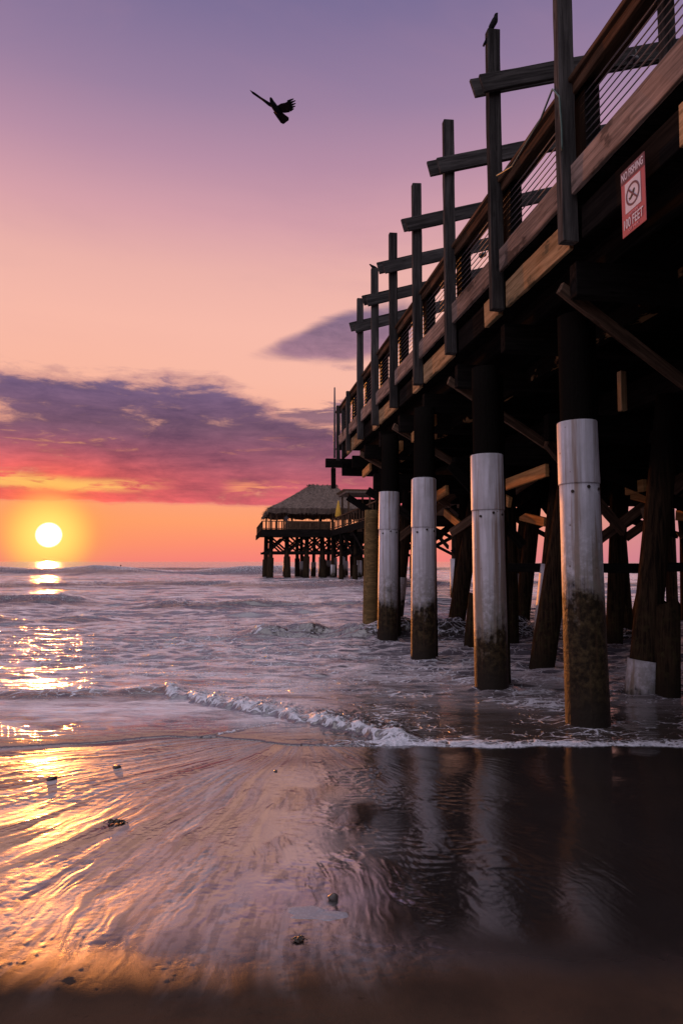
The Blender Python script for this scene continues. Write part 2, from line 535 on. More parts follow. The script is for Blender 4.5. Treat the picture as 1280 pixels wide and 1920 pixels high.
def tube_bm(pts, r, n=6):
    bm = bmesh.new()
    rings = []
    pts = [Vector(p) for p in pts]
    for i, p in enumerate(pts):
        t = (pts[min(i + 1, len(pts) - 1)] - pts[max(i - 1, 0)]).normalized()
        u = t.cross(Vector((.3, .2, 1))).normalized(); w = t.cross(u)
        rr = r[i] if isinstance(r, (list, tuple)) else r
        rings.append([bm.verts.new(p + u * rr * math.cos(2 * math.pi * k / n) + w * rr * math.sin(2 * math.pi * k / n)) for k in range(n)])
    for a, b_ in zip(rings, rings[1:]):
        for i in range(n):
            bm.faces.new((a[i], a[(i + 1) % n], b_[(i + 1) % n], b_[i]))
    bm.faces.new(list(reversed(rings[0]))); bm.faces.new(rings[-1])
    bmesh.ops.recalc_face_normals(bm, faces=bm.faces[:])
    return bm


def vaxis(base, top):
    """matrix with local z from base to top"""
    z = (Vector(top) - Vector(base)).normalized()
    x = Vector((1, 0, 0)); x = (x - z * x.dot(z)).normalized(); y = z.cross(x)
    m = Matrix((x, y, z)).transposed().to_4x4(); m.translation = Vector(base)
    return m, (Vector(top) - Vector(base)).length


def skin_bm(verts, edges, radii, sub=2, root=0):
    me = bpy.data.meshes.new('tmp_skin')
    me.from_pydata([tuple(v) for v in verts], edges, [])
    o = bpy.data.objects.new('tmp_skin', me); COL.objects.link(o)
    o.modifiers.new('s', 'SKIN')
    for i, r in enumerate(radii):
        sv = me.skin_vertices[0].data[i]
        sv.radius = (r, r) if not isinstance(r, tuple) else r
        sv.use_root = (i == root)
    sb = o.modifiers.new('d', 'SUBSURF'); sb.levels = sub; sb.render_levels = sub
    dg = bpy.context.evaluated_depsgraph_get()
    ev = o.evaluated_get(dg)
    bm = bmesh.new(); bm.from_mesh(ev.to_mesh()); ev.to_mesh_clear()
    bpy.data.objects.remove(o); bpy.data.meshes.remove(me)
    return bm


# ------------------------------------------------------------------ numpy noise
def _hash(ix, iy, seed):
    h = (ix.astype(np.int64) * 374761393 + iy.astype(np.int64) * 668265263 + seed * 1442695041) & 0xFFFFFFFF
    h = ((h ^ (h >> 13)) * 1274126177) & 0xFFFFFFFF
    return ((h ^ (h >> 16)) & 0xFFFF) / 65535.0 * 2 * np.pi


def perlin(x, y, seed=0):
    x0 = np.floor(x); y0 = np.floor(y); fx = x - x0; fy = y - y0
    u = fx * fx * fx * (fx * (fx * 6 - 15) + 10); v = fy * fy * fy * (fy * (fy * 6 - 15) + 10)
    def gd(ox, oy):
        a = _hash(x0 + ox, y0 + oy, seed)
        return np.cos(a) * (fx - ox) + np.sin(a) * (fy - oy)
    n00, n10, n01, n11 = gd(0, 0), gd(1, 0), gd(0, 1), gd(1, 1)
    return ((n00 * (1 - u) + n10 * u) * (1 - v) + (n01 * (1 - u) + n11 * u) * v) * 1.5


def fbm(x, y, seed=0, oct=4, gain=.5):
    s = 0; a = 1.0
    for i in range(oct):
        s = s + a * perlin(x * 2 ** i, y * 2 ** i, seed + i * 17); a *= gain
    return s


def sst(x, a, b):
    t = np.clip((x - a) / (b - a), 0, 1); return t * t * (3 - 2 * t)


FX = np.array([-40, -6, -2.93, -2.29, -1.56, -1.2, -.91, -.46, .0, .28, .74, 1.3, 2.0, 3.0, 6, 40])
FY = np.array([5.6, 5.85, 6.00, 6.10, 6.36, 6.34, 6.24, 6.08, 6.05, 6.08, 6.05, 6.00, 6.05, 6.05, 6.3, 6.0])
def front_y(x):
    return np.interp(x, FX, FY) + .05 * perlin(x / .5, x * 0 + 3.3, 5) + .015 * perlin(x / .12, x * 0 + 1.3, 6)


def sand_z(x, y):
    s = front_y(x) - y
    z = np.where(s > 0, .012 * s, .035 * s)
    z = np.maximum(z, -3.0)
    return np.minimum(z, .012 * 6 + .02 * np.maximum(s - 6, 0))


def grid_mesh(name, X, Y, Z, mat, attrs, wrap=False):
    nr, nc = X.shape
    me = bpy.data.meshes.new(name)
    co = np.stack([X, Y, Z], -1).reshape(-1, 3).astype(np.float32)
    i = np.arange(nr - 1)[:, None] * nc; j = np.arange(nc if wrap else nc - 1)[None, :]; j1 = (j + 1) % nc
    q = np.stack([i + j, i + j1, i + nc + j1, i + nc + j], -1).reshape(-1, 4)
    q = q[:, ::-1]
    me.vertices.add(len(co)); me.vertices.foreach_set('co', co.ravel())
    me.loops.add(q.size); me.loops.foreach_set('vertex_index', q.ravel().astype(np.int32))
    me.polygons.add(len(q)); me.polygons.foreach_set('loop_start', np.arange(0, q.size, 4, dtype=np.int32))
    me.polygons.foreach_set('use_smooth', np.ones(len(q), dtype=bool))
    me.update()
    for k, a in attrs.items():
        at = me.attributes.new(k, 'FLOAT', 'POINT'); at.data.foreach_set('value', a.ravel().astype(np.float32))
    me.materials.append(mat)
    o = bpy.data.objects.new(name, me); COL.objects.link(o)
    return o


# ------------------------------------------------------------------ the beach (one sheet)
az_in = np.linspace(-33, 33, 760)
azs = np.radians(np.concatenate([np.linspace(-180, -33, 90, endpoint=False), az_in, np.linspace(33, 180, 90, endpoint=False)[1:]]))
rad = np.concatenate([np.linspace(.02, 2.1, 24, endpoint=False), np.geomspace(2.1, 7.2, 620, endpoint=False), np.geomspace(7.2, 6000, 60)])
A, D_ = np.meshgrid(azs, rad)
X = D_ * np.sin(A); Y = D_ * np.cos(A)
Z = sand_z(X, Y)
sx, sy = -.35, 6.6
th = np.arctan2(X - sx, sy - Y); rr = np.hypot(X - sx, sy - Y)
thw = th + .045 * perlin(X / .8, Y / .9, 31) + .010 * perlin(X / .12, Y / .16, 32)
near = sst(D_, 2.2, 2.5) * sst(-D_, -7.0, -6.4) * sst(front_y(X) - Y, .02, .35) * (np.abs(A) < .6)
leftish = sst(-X, -.1, .55)
wet0 = sst(Y, 3.0, 3.5)
rid = perlin(thw / .085, rr / 1.0, 33)
rid2 = perlin(thw / .035, rr / .45, 34)
rid3 = perlin(thw / .012, rr / .30, 35)
patch = sst(fbm(X / .5, Y / .8, 36, 3), -.15, .35)
ridg = lambda n: 1 - 2 * np.abs(n)
rid4 = perlin(thw / .020, rr / .16, 53)
zz = .0020 * rid + .0013 * ridg(rid2) * (.4 + .6 * patch) + .0013 * ridg(rid3) * (.3 + .7 * patch) + .0012 * rid4 * patch * wet0
zz += .0005 * fbm(X / .035, Y / .03, 54, 2) * wet0
zz *= .35 + .65 * leftish
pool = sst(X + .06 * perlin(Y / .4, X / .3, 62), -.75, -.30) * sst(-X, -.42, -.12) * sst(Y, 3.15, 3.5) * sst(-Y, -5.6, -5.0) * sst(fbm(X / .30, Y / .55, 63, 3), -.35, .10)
zz *= 1 - .72 * pool
zz *= .25 + .75 * sst(Y, 2.7, 3.2)
th2 = th + .02 * perlin(X / .7, Y / .8, 61)
texv = np.clip(.62 + .9 * fbm(th2 / .014, rr / .42, 57, 3, .65) + .5 * fbm(X / .05, Y / .05, 58, 3), 0, 1)
texv = np.where(X > .35, np.maximum(texv, .8), texv)
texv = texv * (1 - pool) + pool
right = sst(X, .30, 1.1) * (.35 + .65 * sst(-Y, -5.9, -4.6))
stk = np.clip(.5 + .9 * fbm(thw / .05, rr / 1.1, 48, 3), 0, 1) * (.10 + .42 * sst(-X, -.35, .0) + .48 * sst(-X, .3, 1.0))
stk = stk * (1 - .7 * pool)
scaly = fbm((X + .02 * rid) / .075, Y / .055, 37, 3, .5)
zz += .0013 * scaly * 1.5 * sst(fbm(X / .35, Y / .45, 38, 2), -.15, .2) * (1 - .4 * leftish) * (1 - .8 * sst(X, .25, .6))
zz += .0013 * sst(-X, .7, 1.4) * sst(Y, 3.9, 4.8) * perlin(X / .13 + .5 * perlin(X / .2, Y / .1, 59), Y / .035, 60)
zz += .0020 * perlin(X / .11 + .6 * perlin(X / .2, Y / .2, 40), Y / .05, 39) * sst(X, .1, .4) * sst(-X, -1.5, -.8) * sst(Y, 3.2, 3.6) * sst(-Y, -5.4, -4.6) * sst(fbm(X / .4, Y / .5, 43, 2), -.25, .2)
zz += .012 * perlin(X / .9, Y / .7, 41)
edge_n = .07 * perlin(X / .7, Y / .9, 44) + .06 * perlin(thw / .03, rr / .7, 45)
wet = sst(Y + edge_n, 2.32, 3.30)
drystreak = perlin(thw / .018, rr / .9, 46)
zz += (1 - wet) * (.0010 * drystreak * sst(np.abs(drystreak), .15, .5) + .0003 * fbm(X / .02, Y / .03, 47, 2))
Z = Z + zz * near
_k = (D_ > 2.2) & (D_ < 6.6) & (np.abs(A) < .58)
SXY = np.stack([X[_k], Y[_k]], -1); SZ = Z[_k]
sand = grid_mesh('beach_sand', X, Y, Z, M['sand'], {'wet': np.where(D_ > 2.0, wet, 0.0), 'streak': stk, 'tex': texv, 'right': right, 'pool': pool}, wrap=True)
tag(sand, 'dark wet sand beach with rivulets and a mirror film of water', 'beach', kind='structure')

# ------------------------------------------------------------------ the sea
az_w = np.radians(np.concatenate([np.linspace(-80, -32, 70, endpoint=False), np.linspace(-32, 32, 760), np.linspace(32, 80, 70)[1:]]))
rows = np.concatenate([np.linspace(0, .0125, 14, endpoint=False), np.geomspace(1.0125, 20.0, 900) - 1.0, np.geomspace(20.4, 1300, 160) - 1.0])
# each column starts on the swash front
fx0 = np.tan(az_w)
r0 = np.zeros_like(az_w)
for k, a in enumerate(az_w):
    t = np.linspace(3, 60, 4000); xs = t * math.sin(a); ys = t * math.cos(a)
    hit = np.argmax(ys >= front_y(xs)) if np.any(ys >= front_y(xs)) else len(t) - 1
    r0[k] = t[hit]
D_ = r0[None, :] * (1 + rows[:, None])
A = np.broadcast_to(az_w[None, :], D_.shape)
X = D_ * np.sin(A); Y = D_ * np.cos(A)
s = np.maximum(D_ - r0[None, :], 0) * np.cos(A)
lipw = 1.0 - .3 * sst(X, -.9, .6)
Z = .014 * lipw * (1 - np.exp(-s / .018)) + .03 * (1 - np.exp(-s / 1.8)) - .004
Z[0, :] -= .02
spac = np.maximum(D_ * .0033, .012)
def comp(lx, ly, amp, seed, sharp=0.0):
    wgt = np.clip(ly / (5 * spac), 0, 1) ** 2
    n = perlin(X / lx + .25 * perlin(X / lx / 2, Y / ly / 2, seed + 90), Y / ly, seed)
    if sharp: n = n * (1 - sharp) + sharp * (1 - 2 * np.abs(n) * 1.3)
    return amp * wgt * n
calm = sst(s, .15, 3.0)
rough_in = sst(s, 1.5, 6.5)
Z += calm * (comp(.16, .07, .0045, 1) + comp(.42, .17, .024, 2, .35))
Z += rough_in * (comp(.62, .21, .042, 11, .5) + comp(1.0, .34, .058, 3, .5) + comp(2.4, .8, .062, 4, .45))
Z += sst(s, 6, 20) * (comp(5.5, 1.9, .17, 5, .45) + comp(14, 5, .20, 6, .3))
Z += (.0026 + .0040 * sst(-X, .6, 1.6)) * sst(s, .02, .3) * sst(-s, -4, -2) * perlin(X / .22 + .5 * perlin(X / .3, Y / .2, 9), Y / .075, 8)
foam = np.zeros_like(X)
face = np.zeros_like(X)
turb = fbm(X / .09, Y / .07, 51, 3, .6)
lump = fbm(X / .30, Y / .16, 52, 3, .55)


def breaker(pts, H, wf, wb, x0, x1, fade, fo=0.0, fspan=.2, seed=60, wig=.3, nscale=1.0, rough=.2):
    """pts: crest line x,y ; front is the shoreward side"""
    global Z, foam, face
    p = np.array(pts)
    yc = np.interp(X, p[:, 0], p[:, 1]) + wig * perlin(X / nscale, X * 0 + seed * .37, seed) + wig * .3 * perlin(X / nscale * 3.1, X * 0 + .5, seed + 1)
    u = Y - yc
    env = sst(X, x0, x0 + fade) * sst(-X, -x1, -x1 + fade)
    env = env * np.clip(.75 + .55 * perlin(X / nscale / .8, X * 0 + 9.1, seed + 2), .1, 1.3)
    pr = np.where(u < 0, np.exp(-(u / wf) ** 2), np.exp(-(u / wb) ** 2))
    Z = Z + H * env * pr * (1 + rough * lump)
    face = np.maximum(face, np.clip(env * 1.3, 0, 1) * np.where(u < 0, np.exp(-((u + wf * .7) / (wf * .8)) ** 2), np.exp(-((u + wf * .7) / (wf * .5)) ** 2)) * (H > .082))
    if fo:
        foam = np.maximum(foam, fo * np.clip(env * 1.4, 0, 1) * np.exp(-np.where(u < 0, (u / (wf * 1.6)) ** 2, (u / fspan) ** 2)))
    return u, env


breaker([(-200, 84), (-45, 80), (-20, 78), (4, 80)], 1.15, 2.2, 6.0, -220, 6, 14, .55, 1.2, 60, 2.5, 16, .05)
breaker([(-200, 118), (0, 112), (100, 120)], .55, 3.5, 9.0, -260, 160, 30, 0, 1, 61, 4, 30, .05)
breaker([(-40, 42), (10, 40), (40, 41)], .40, 1.4, 3.0, -30, 26, 10, .40, .8, 62, 1.5, 8, .1)
breaker([(-30, 24), (-9, 23.5)], .32, .7, 2.0, -40, -7.2, 2.5, .35, .4, 63, .5, 5, .1)
breaker([(-30, 17.6), (-7, 18)], .22, .5, 1.4, -40, -5.4, 1.6, .3, .4, 64, .4, 4, .1)
breaker([(-6, 22.5), (2, 22)], .26, .6, 1.4, -7.5, 4, 2, .25, .4, 68, .4, 3, .2)
breaker([(-3, 14.4), (-1, 14.2), (1.5, 14.1), (4, 14.6)], .28, .42, 1.1, -2.3, 4.5, .7, .10, .5, 65, .22, 1.1, .12)
u, env = breaker([(.2, 14.0), (1.5, 13.9), (5, 14.3)], .12, .4, .9, -.2, 7, 1.0, .55, .9, 66, .2, 1.2, .25)
breaker([(-8, 8.3), (-4, 8.15), (-2.4, 8.25), (-1.5, 8.6)], .085, .22, .60, -12, -1.6, .9, .55, .28, 67, .10, .8, .12)
bp = [(-2.3, 8.40), (-2.14, 8.28), (-1.44, 7.67), (-.79, 7.19), (-.21, 6.78), (.3, 6.36), (.57, 6.2), (1.2, 6.25)]
u, env = breaker(bp, .080, .06, .42, -2.25, .75, .25, .80, .32, 70, .11, .30, .35)
Z += .030 * env * turb * np.exp(-((u - .35) / .4) ** 2)
foam = np.maximum(foam, .62 * env * np.exp(-((u - .35) / .45) ** 2) * (u > -.08))
breaker([(-1.5, 6.16), (-1.1, 6.45), (-.54, 6.85)], .014, .03, .10, -1.5, -.5, .15, .75, .05, 71, .02, .3)
# thick foam at the swash edge on the right, a thread of it on the left
rt = sst(X, -.75, .45)
fw = .24 + .26 * np.clip(perlin(X / .7, X * 0, 80) + .35 * sst(-np.abs(X - .7), -.9, -.2), -.5, 1) + .05 * perlin(X / .12, Y / .12, 84)
foam = np.maximum(foam, rt * np.exp(-(np.maximum(s - .015, 0) / np.maximum(fw, .05)) ** 2) * .80)
Z += rt * .010 * np.exp(-((s - .09) / .09) ** 2) * (1 + .9 * turb)
foam = np.maximum(foam, .40 * (1 - rt) * np.exp(-(s / .018) ** 2))
# foam lace among the piles and in the wash
zone = sst(X, -1.2, 1.0) * sst(-s, -6.5, -3.5) * sst(s, .05, .4)
foam = np.maximum(foam, zone * np.clip(.34 + .42 * fbm(X / .9, Y / .5, 81, 3), 0, .66))
zone2 = sst(s, .8, 3) * sst(-s, -14, -6) * (1 - .5 * sst(X, 2, 5))
foam = np.maximum(foam, zone2 * np.clip(.41 + .42 * fbm(X / 1.8, Y / .55, 82, 3), 0, .52))
foam = np.maximum(foam, np.clip(.12 + .35 * fbm(X / 4, Y / 1.2, 83, 3), 0, .42) * sst(s, 8, 16) * sst(-s, -50, -25))
PILE_BASES = [(3.43, 6.25), (3.2, 8.15), (2.97, 10.5), (2.97, 12.92), (2.92, 14.33), (4.7, 7.55), (4.4, 9.6)]
for (bx, by) in PILE_BASES:
    w = PW(bx, by, 0)
    d = np.hypot(X - w.x, (Y - w.y) * 1.1)
    foam = np.maximum(foam, .85 * np.exp(-((d - .24) / .07) ** 2) * np.clip(.6 + .6 * lump, 0, 1))
    Z += .03 * np.exp(-((d - .22) / .10) ** 2)
    foam = np.maximum(foam, .5 * np.exp(-((d - .5 - .1 * lump) / .06) ** 2) * (Y < w.y + .2))
lft = sst(-X, -.2, .9)
depth = sst(s, .2, 5.0) * (1 - lft) + sst(s, .0, .9) * lft  # not depth alone: left ramps sooner, to carry the painted sheen
fall = sst(D_, 600, 7000)
Z = Z * (1 - fall)
sea = grid_mesh('sea_water', X, Y, Z, M['water'], {'foam': foam, 'depth': depth, 'face': face})
tag(sea, 'choppy sunset sea with breaking waves and foam', 'sea', kind='structure')

# ------------------------------------------------------------------ the near pier
PO = (3.0, 10.0, 0.0)
pier = thing('timber_pier', 'dark timber pier at right on white sleeved piles, with cable railing and tall crossed posts',
             'pier', PW(*PO), YAW)
F = Frame(pier, PO)
X0, DECK = 3.0, 4.93
Y_END, Y_START, X_IN = 19.6, -4.0, 14.0
POSTS = [5.55 + 1.667 * k - (.35 if k == -1 else 0) for k in range(-5, 9)]


def bolts(parent, pts, axis=(1, 0, 0), r=.022):
    for p in pts:
        m, L = vaxis(Vector(p), Vector(p) + Vector(axis))
        o = new_obj('bolt', lathe_bm([(-.02, r), (.012, r), (.02, r * .6)], 8), M['bolt'])
        F.put(o, m, parent)


# deck planking, laid across; one mesh, gaps between planks
bm = bmesh.new()
y = Y_START
while y < Y_END:
    w = .185
    dzz = random.uniform(-.004, .004)
    c = bmesh.ops.create_cube(bm, size=1.0)
    for v in c['verts']:
        v.co = Vector((v.co.x * (X_IN - X0 - .04 + random.uniform(-.012, .012)) + (X_IN + X0) / 2 + .01, v.co.y * w + y + w / 2, v.co.z * .045 + DECK - .025 + dzz))
    y += .193
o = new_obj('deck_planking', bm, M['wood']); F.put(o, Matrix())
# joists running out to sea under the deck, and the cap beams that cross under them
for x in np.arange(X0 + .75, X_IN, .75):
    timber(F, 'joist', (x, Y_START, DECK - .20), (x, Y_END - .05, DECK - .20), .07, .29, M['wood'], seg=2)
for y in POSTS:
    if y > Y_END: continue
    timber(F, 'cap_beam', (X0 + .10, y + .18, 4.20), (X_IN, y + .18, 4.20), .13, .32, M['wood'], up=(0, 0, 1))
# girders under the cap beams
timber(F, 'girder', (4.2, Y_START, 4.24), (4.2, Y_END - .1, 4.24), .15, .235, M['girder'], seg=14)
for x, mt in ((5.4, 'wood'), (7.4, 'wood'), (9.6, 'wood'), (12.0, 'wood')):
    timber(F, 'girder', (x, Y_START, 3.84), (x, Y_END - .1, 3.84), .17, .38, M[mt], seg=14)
# toe board, rim boards, one per bay
for a, b_ in zip(POSTS, POSTS[1:]):
    if a > Y_END - .3: continue
    b2 = min(b_, Y_END)
    timber(F, 'toe_board', (X0 - .02, a + .085, 5.00), (X0 - .02, b2 - .085, 5.00), .045, .27, M['board'])
RIM = {5.55: 0, }
for k, (a, b_) in enumerate(zip(POSTS, POSTS[1:])):
    if a > Y_END - .3: continue
    b2 = min(b_, Y_END)
    # rim board recessed behind the toe board: full length in some bays, only a bolted stub in others
    if k % 2 == 1:
        timber(F, 'rim_board', (X0 + .05, a + .10, 4.61), (X0 + .05, b2 - .10, 4.61), .05, .30, M['rim'])
    else:
        e = timber(F, 'rim_block', (X0 + .05, a + .10, 4.60), (X0 + .05, a + .55, 4.60), .06, .30, M['rim'], seg=1)
        bolts(e, [(X0 + .02, a + .22, 4.66), (X0 + .02, a + .22, 4.54)], (-1, 0, 0))
        timber(F, 'rim_board', (X0 + .07, a + .57, 4.61), (X0 + .07, b2 - .10, 4.61), .05, .30, M['wood'])  # dark board added in place of the shadow beyond the stub
# posts: tall pergola posts out to the seventh, short railing posts after it
for k, y in enumerate(POSTS):
    if y > Y_END: continue
    tall = y < 15.8
    top = 7.82 + random.uniform(-.03, .03) if tall else 6.02
    p = timber(F, 'pergola_post' if tall else 'railing_post', (X0 - .035, y, 4.46), (X0 - .035, y, top), .15 if tall else .10, .10, M['post'], up=(0, 1, 0), seg=10)
    bolts(p, [(X0 - .09, y, 4.56), (X0 - .09, y + .01, 4.72), (X0 - .09, y, 5.02)], (-1, 0, 0), .02)
    timber(F, 'railing_post', (X0 + .155, y - .04, DECK), (X0 + .155, y - .04, 5.90), .14, .22, M['wood'], up=(0, 1, 0))
for y in (4.42, 17.9, 18.6):
    timber(F, 'railing_post', (X0 + (.06 if y > 10 else .20), y, 4.5 if y > 10 else 4.9), (X0 + (.06 if y > 10 else .20), y, 5.9), .09, .09, M['post'], up=(0, 1, 0))
# handrail: flat cap with a fascia strip below its outer edge
RY = [Y_START, 0.55, 3.9, 7.2, 10.55, 13.9, 17.2, Y_END]
for a, b_ in zip(RY, RY[1:]):
    h = timber(F, 'handrail', (X0 + .125, a + .004, 5.975), (X0 + .125, b_ - .004, 5.975), .29, .045, M['rail'])
    timber(F, 'rail_strip', (X0 + .04, a + .006, 5.90), (X0 + .04, b_ - .006, 5.90), .04, .10, M['rail'], parent=h)
# railing cables
for i in range(9):
    z = 5.22 + i * .072
    pts = [(X0 + .09, yy, z - .012 * math.sin(math.pi * ((yy - 5.55) % 1.667) / 1.667)) for yy in np.arange(Y_START, Y_END, .4165)]
    o = new_obj('railing_cable', tube_bm(pts, .0062, 5), M['steel'], True); F.put(o, Matrix())
# inner railing posts hold the far side of the pergola
for y in POSTS:
    if y > 15.8: continue
    timber(F, 'pergola_post', (6.7, y, DECK), (6.7, y, 8.75), .14, .14, M['post'], up=(0, 1, 0))
# pergola beams: a pair clasping each post, rising away from the sea side
for k, y in enumerate(POSTS):
    if y > 15.8: continue
    for sgn, xo, zo in ((-1, 2.79, -.05), (1, 2.72, .03)):
        xo += random.uniform(-.03, .03)
        yy = y + sgn * (.0775 + .024)
        z0 = 7.13 + zo + random.uniform(-.015, .015)
        timber(F, 'pergola_beam', (xo, yy, z0), (7.0, yy, z0 + .30 * (7.0 - xo)), .045, .215, M['post'])
# end beam that sticks out past the corner, and the thin pole at the corner
timber(F, 'end_beam', (2.72, Y_END + .09, 4.49), (X_IN, Y_END + .09, 4.49), .14, .26, M['wood'])
timber(F, 'corner_post', (X0 - .03, Y_END + .22, 3.75), (X0 - .03, Y_END + .22, 4.36), .13, .13, M['wood'], up=(0, 1, 0))
o = new_obj('corner_pole', lathe_bm([(4.62, .035), (5.8, .033), (6.7, .022), (6.72, .01)], 10, .02, 3), M['pole'], True)
F.put(o, Matrix.Translation((X0 - .04, Y_END - .06, 0)))
# knee braces: pairs of planks from the cap beam end down to the inner piles
for y in (2.49, 5.83, 9.16, 12.49, 15.83):
    for dyy in (0.0, .13):
        timber(F, 'knee_brace', (3.02 + dyy, y + dyy, 4.17), (5.3 + dyy, y + dyy + .52, 3.02), .045, .12, M['brace'])
# bolted timbers running out to sea between the piles; the low sun on their outer faces is also put into the colour
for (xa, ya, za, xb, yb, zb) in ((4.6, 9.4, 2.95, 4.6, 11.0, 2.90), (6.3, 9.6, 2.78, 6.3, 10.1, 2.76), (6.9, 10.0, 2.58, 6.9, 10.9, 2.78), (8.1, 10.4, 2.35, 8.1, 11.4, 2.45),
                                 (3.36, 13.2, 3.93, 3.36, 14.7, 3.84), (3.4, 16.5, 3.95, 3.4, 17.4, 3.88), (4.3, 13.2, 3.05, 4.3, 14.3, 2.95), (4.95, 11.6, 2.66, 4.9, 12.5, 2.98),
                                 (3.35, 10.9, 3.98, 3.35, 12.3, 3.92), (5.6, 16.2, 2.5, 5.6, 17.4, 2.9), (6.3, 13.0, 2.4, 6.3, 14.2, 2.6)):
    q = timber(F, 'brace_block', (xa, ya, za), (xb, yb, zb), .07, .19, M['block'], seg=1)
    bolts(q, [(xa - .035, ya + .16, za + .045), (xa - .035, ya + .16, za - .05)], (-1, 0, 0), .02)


# piles
def pile(base, top, r0, r1, tide=None, sleeve=None, collar=None, name='pile', fr=F, seed=0, mat='pilewood'):
    bx, by = base
    b0 = (bx, by, -.7); t0 = top
    m, L = vaxis(b0, t0)
    n = 14
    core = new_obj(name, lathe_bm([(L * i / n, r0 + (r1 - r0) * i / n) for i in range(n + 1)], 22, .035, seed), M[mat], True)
    fr.put(core, m)
    if sleeve:
        z1 = (sleeve + .7) / (t0[2] + .7) * L
        a, c = r0 * 1.14, (r0 + (r1 - r0) * z1 / L) * 1.14
        k = 12
        prof = [(z1 * i / k, a + (c - a) * i / k) for i in range(k + 1)] + [(z1, c * .93)] + [(0, a * .93)]
        s_ = new_obj('sleeve', lathe_bm(prof, 40, .012, seed + 1, close=True), M['sleeve'], True)
        s_['tide'] = float(tide); fr.put(s_, m, core)
        # seam strip running up the sleeve
        if collar:
            z2 = (collar + .7) / (t0[2] + .7) * L
            c2 = c * 1.045
            prof = [(z1 - .06, c2), (z1 - .05, c2 * 1.006), (z2 - .03 + .02 * (seed % 3), c2 * .985), (z2 - .02 + .02 * (seed % 3), c2 * .965), (z2, c * .90), (z1 - .06, c * .995)]
            s2 = new_obj('collar', lathe_bm(prof, 40, .010, seed + 2, close=True), M['sleeve'], True)
            s2['tide'] = float(tide); fr.put(s2, m, core)
            bolts2 = [(-.9, z1 - .12), (-1.6, z1 - .10), (-2.4, z1 - .14)]
            for a_, zz_ in bolts2:
                o = new_obj('rust_bolt', lathe_bm([(-.01, .016), (.012, .016)], 8), M['bolt'])
                d = Vector((math.cos(a_), math.sin(a_), 0))
                mm, _ = vaxis(d * (c * 1.0) + Vector((0, 0, zz_)), d * (c * 1.0) + Vector((0, 0, zz_)) + d)
                fr.put(o, m @ mm, core)
    return core


pile((3.43, 6.25), (3.37, 6.25, 4.06), .190, .150, 1.30, 2.42, 2.98, seed=1)
pile((3.20, 8.15), (3.17, 8.15, 4.06), .185, .165, .78, 2.30, 2.92, seed=2)
pile((2.99, 10.5), (3.05, 10.5, 4.06), .172, .165, .90, 2.20, 2.93, seed=3)
pile((2.97, 12.92), (3.05, 12.92, 4.06), .175, .160, .85, 2.28, 2.95, seed=4)
for k, (bx, by) in enumerate(((3.63, 6.55), (3.42, 8.50), (3.20, 10.9), (3.20, 13.35))):
    pile((bx, by), (bx - .02, by, 4.06), .165, .150, seed=50 + k)
pile((2.92, 14.35), (2.98, 14.35, 2.70), .165, .150, seed=5, mat='tan')
pile((3.75, 16.4), (3.75, 16.4, 4.06), .16, .15, .7, 1.4, seed=6)
pile((4.2, 18.9), (4.2, 18.9, 4.1), .16, .15, .7, 1.3, seed=7)
pile((4.42, 9.62), (5.1, 9.4, 3.65), .185, .15, seed=8)
pile((4.85, 10.4), (5.3, 10.2, 3.65), .17, .15, 0.6, 1.55, seed=9)
pile((4.75, 7.60), (5.35, 7.6, 3.65), .17, .15, .05, .42, seed=10)
pile((4.57, 14.1), (5.2, 13.6, 3.65), .185, .16, seed=11)
pile((9.3, 15.0), (10.2, 14.6, 3.65), .17, .15, seed=12)
for i, (bx, by, tx, ty, sl) in enumerate(((4.1, 17.2, 4.6, 17.2, 1.2), (5.2, 12.3, 5.2, 12.3, None), (7.4, 9.0, 7.3, 9.0, None), (7.2, 12.2, 7.5, 12.2, None),
                                          (6.6, 15.8, 7.3, 15.8, 1.3), (5.4, 18.4, 5.3, 18.4, 1.4), (9.5, 12.0, 9.6, 12.0, None), (9.4, 18.2, 9.0, 18.2, 1.3),
                                          (7.0, 18.9, 7.5, 18.9, None), (11.9, 16.5, 12.0, 16.5, None), (12.2, 13.4, 12.6, 13.4, None), (5.2, 4.2, 5.2, 4.2, None),
                                          (7.4, 5.6, 7.4, 5.6, None), (8.2, 10.6, 8.9, 10.4, None), (8.4, 13.6, 8.2, 13.6, None), (6.0, 13.9, 6.6, 13.9, None), (6.3, 11.2, 6.0, 11.2, None), (10.8, 14.6, 10.5, 14.6, None), (10.9, 18.4, 11.4, 18.4, None), (8.2, 17.0, 8.6, 17.0, None), (5.6, 16.8, 6.0, 16.8, None), (12.9, 18.5, 12.9, 18.5, None), (3.4, 3.6, 3.4, 3.6, None))):
    if sl: pile((bx, by), (tx, ty, 3.65), .165, .15, .6, sl, seed=20 + i)
    else: pile((bx, by), (tx, ty, 3.65), .165, .15, seed=20 + i)
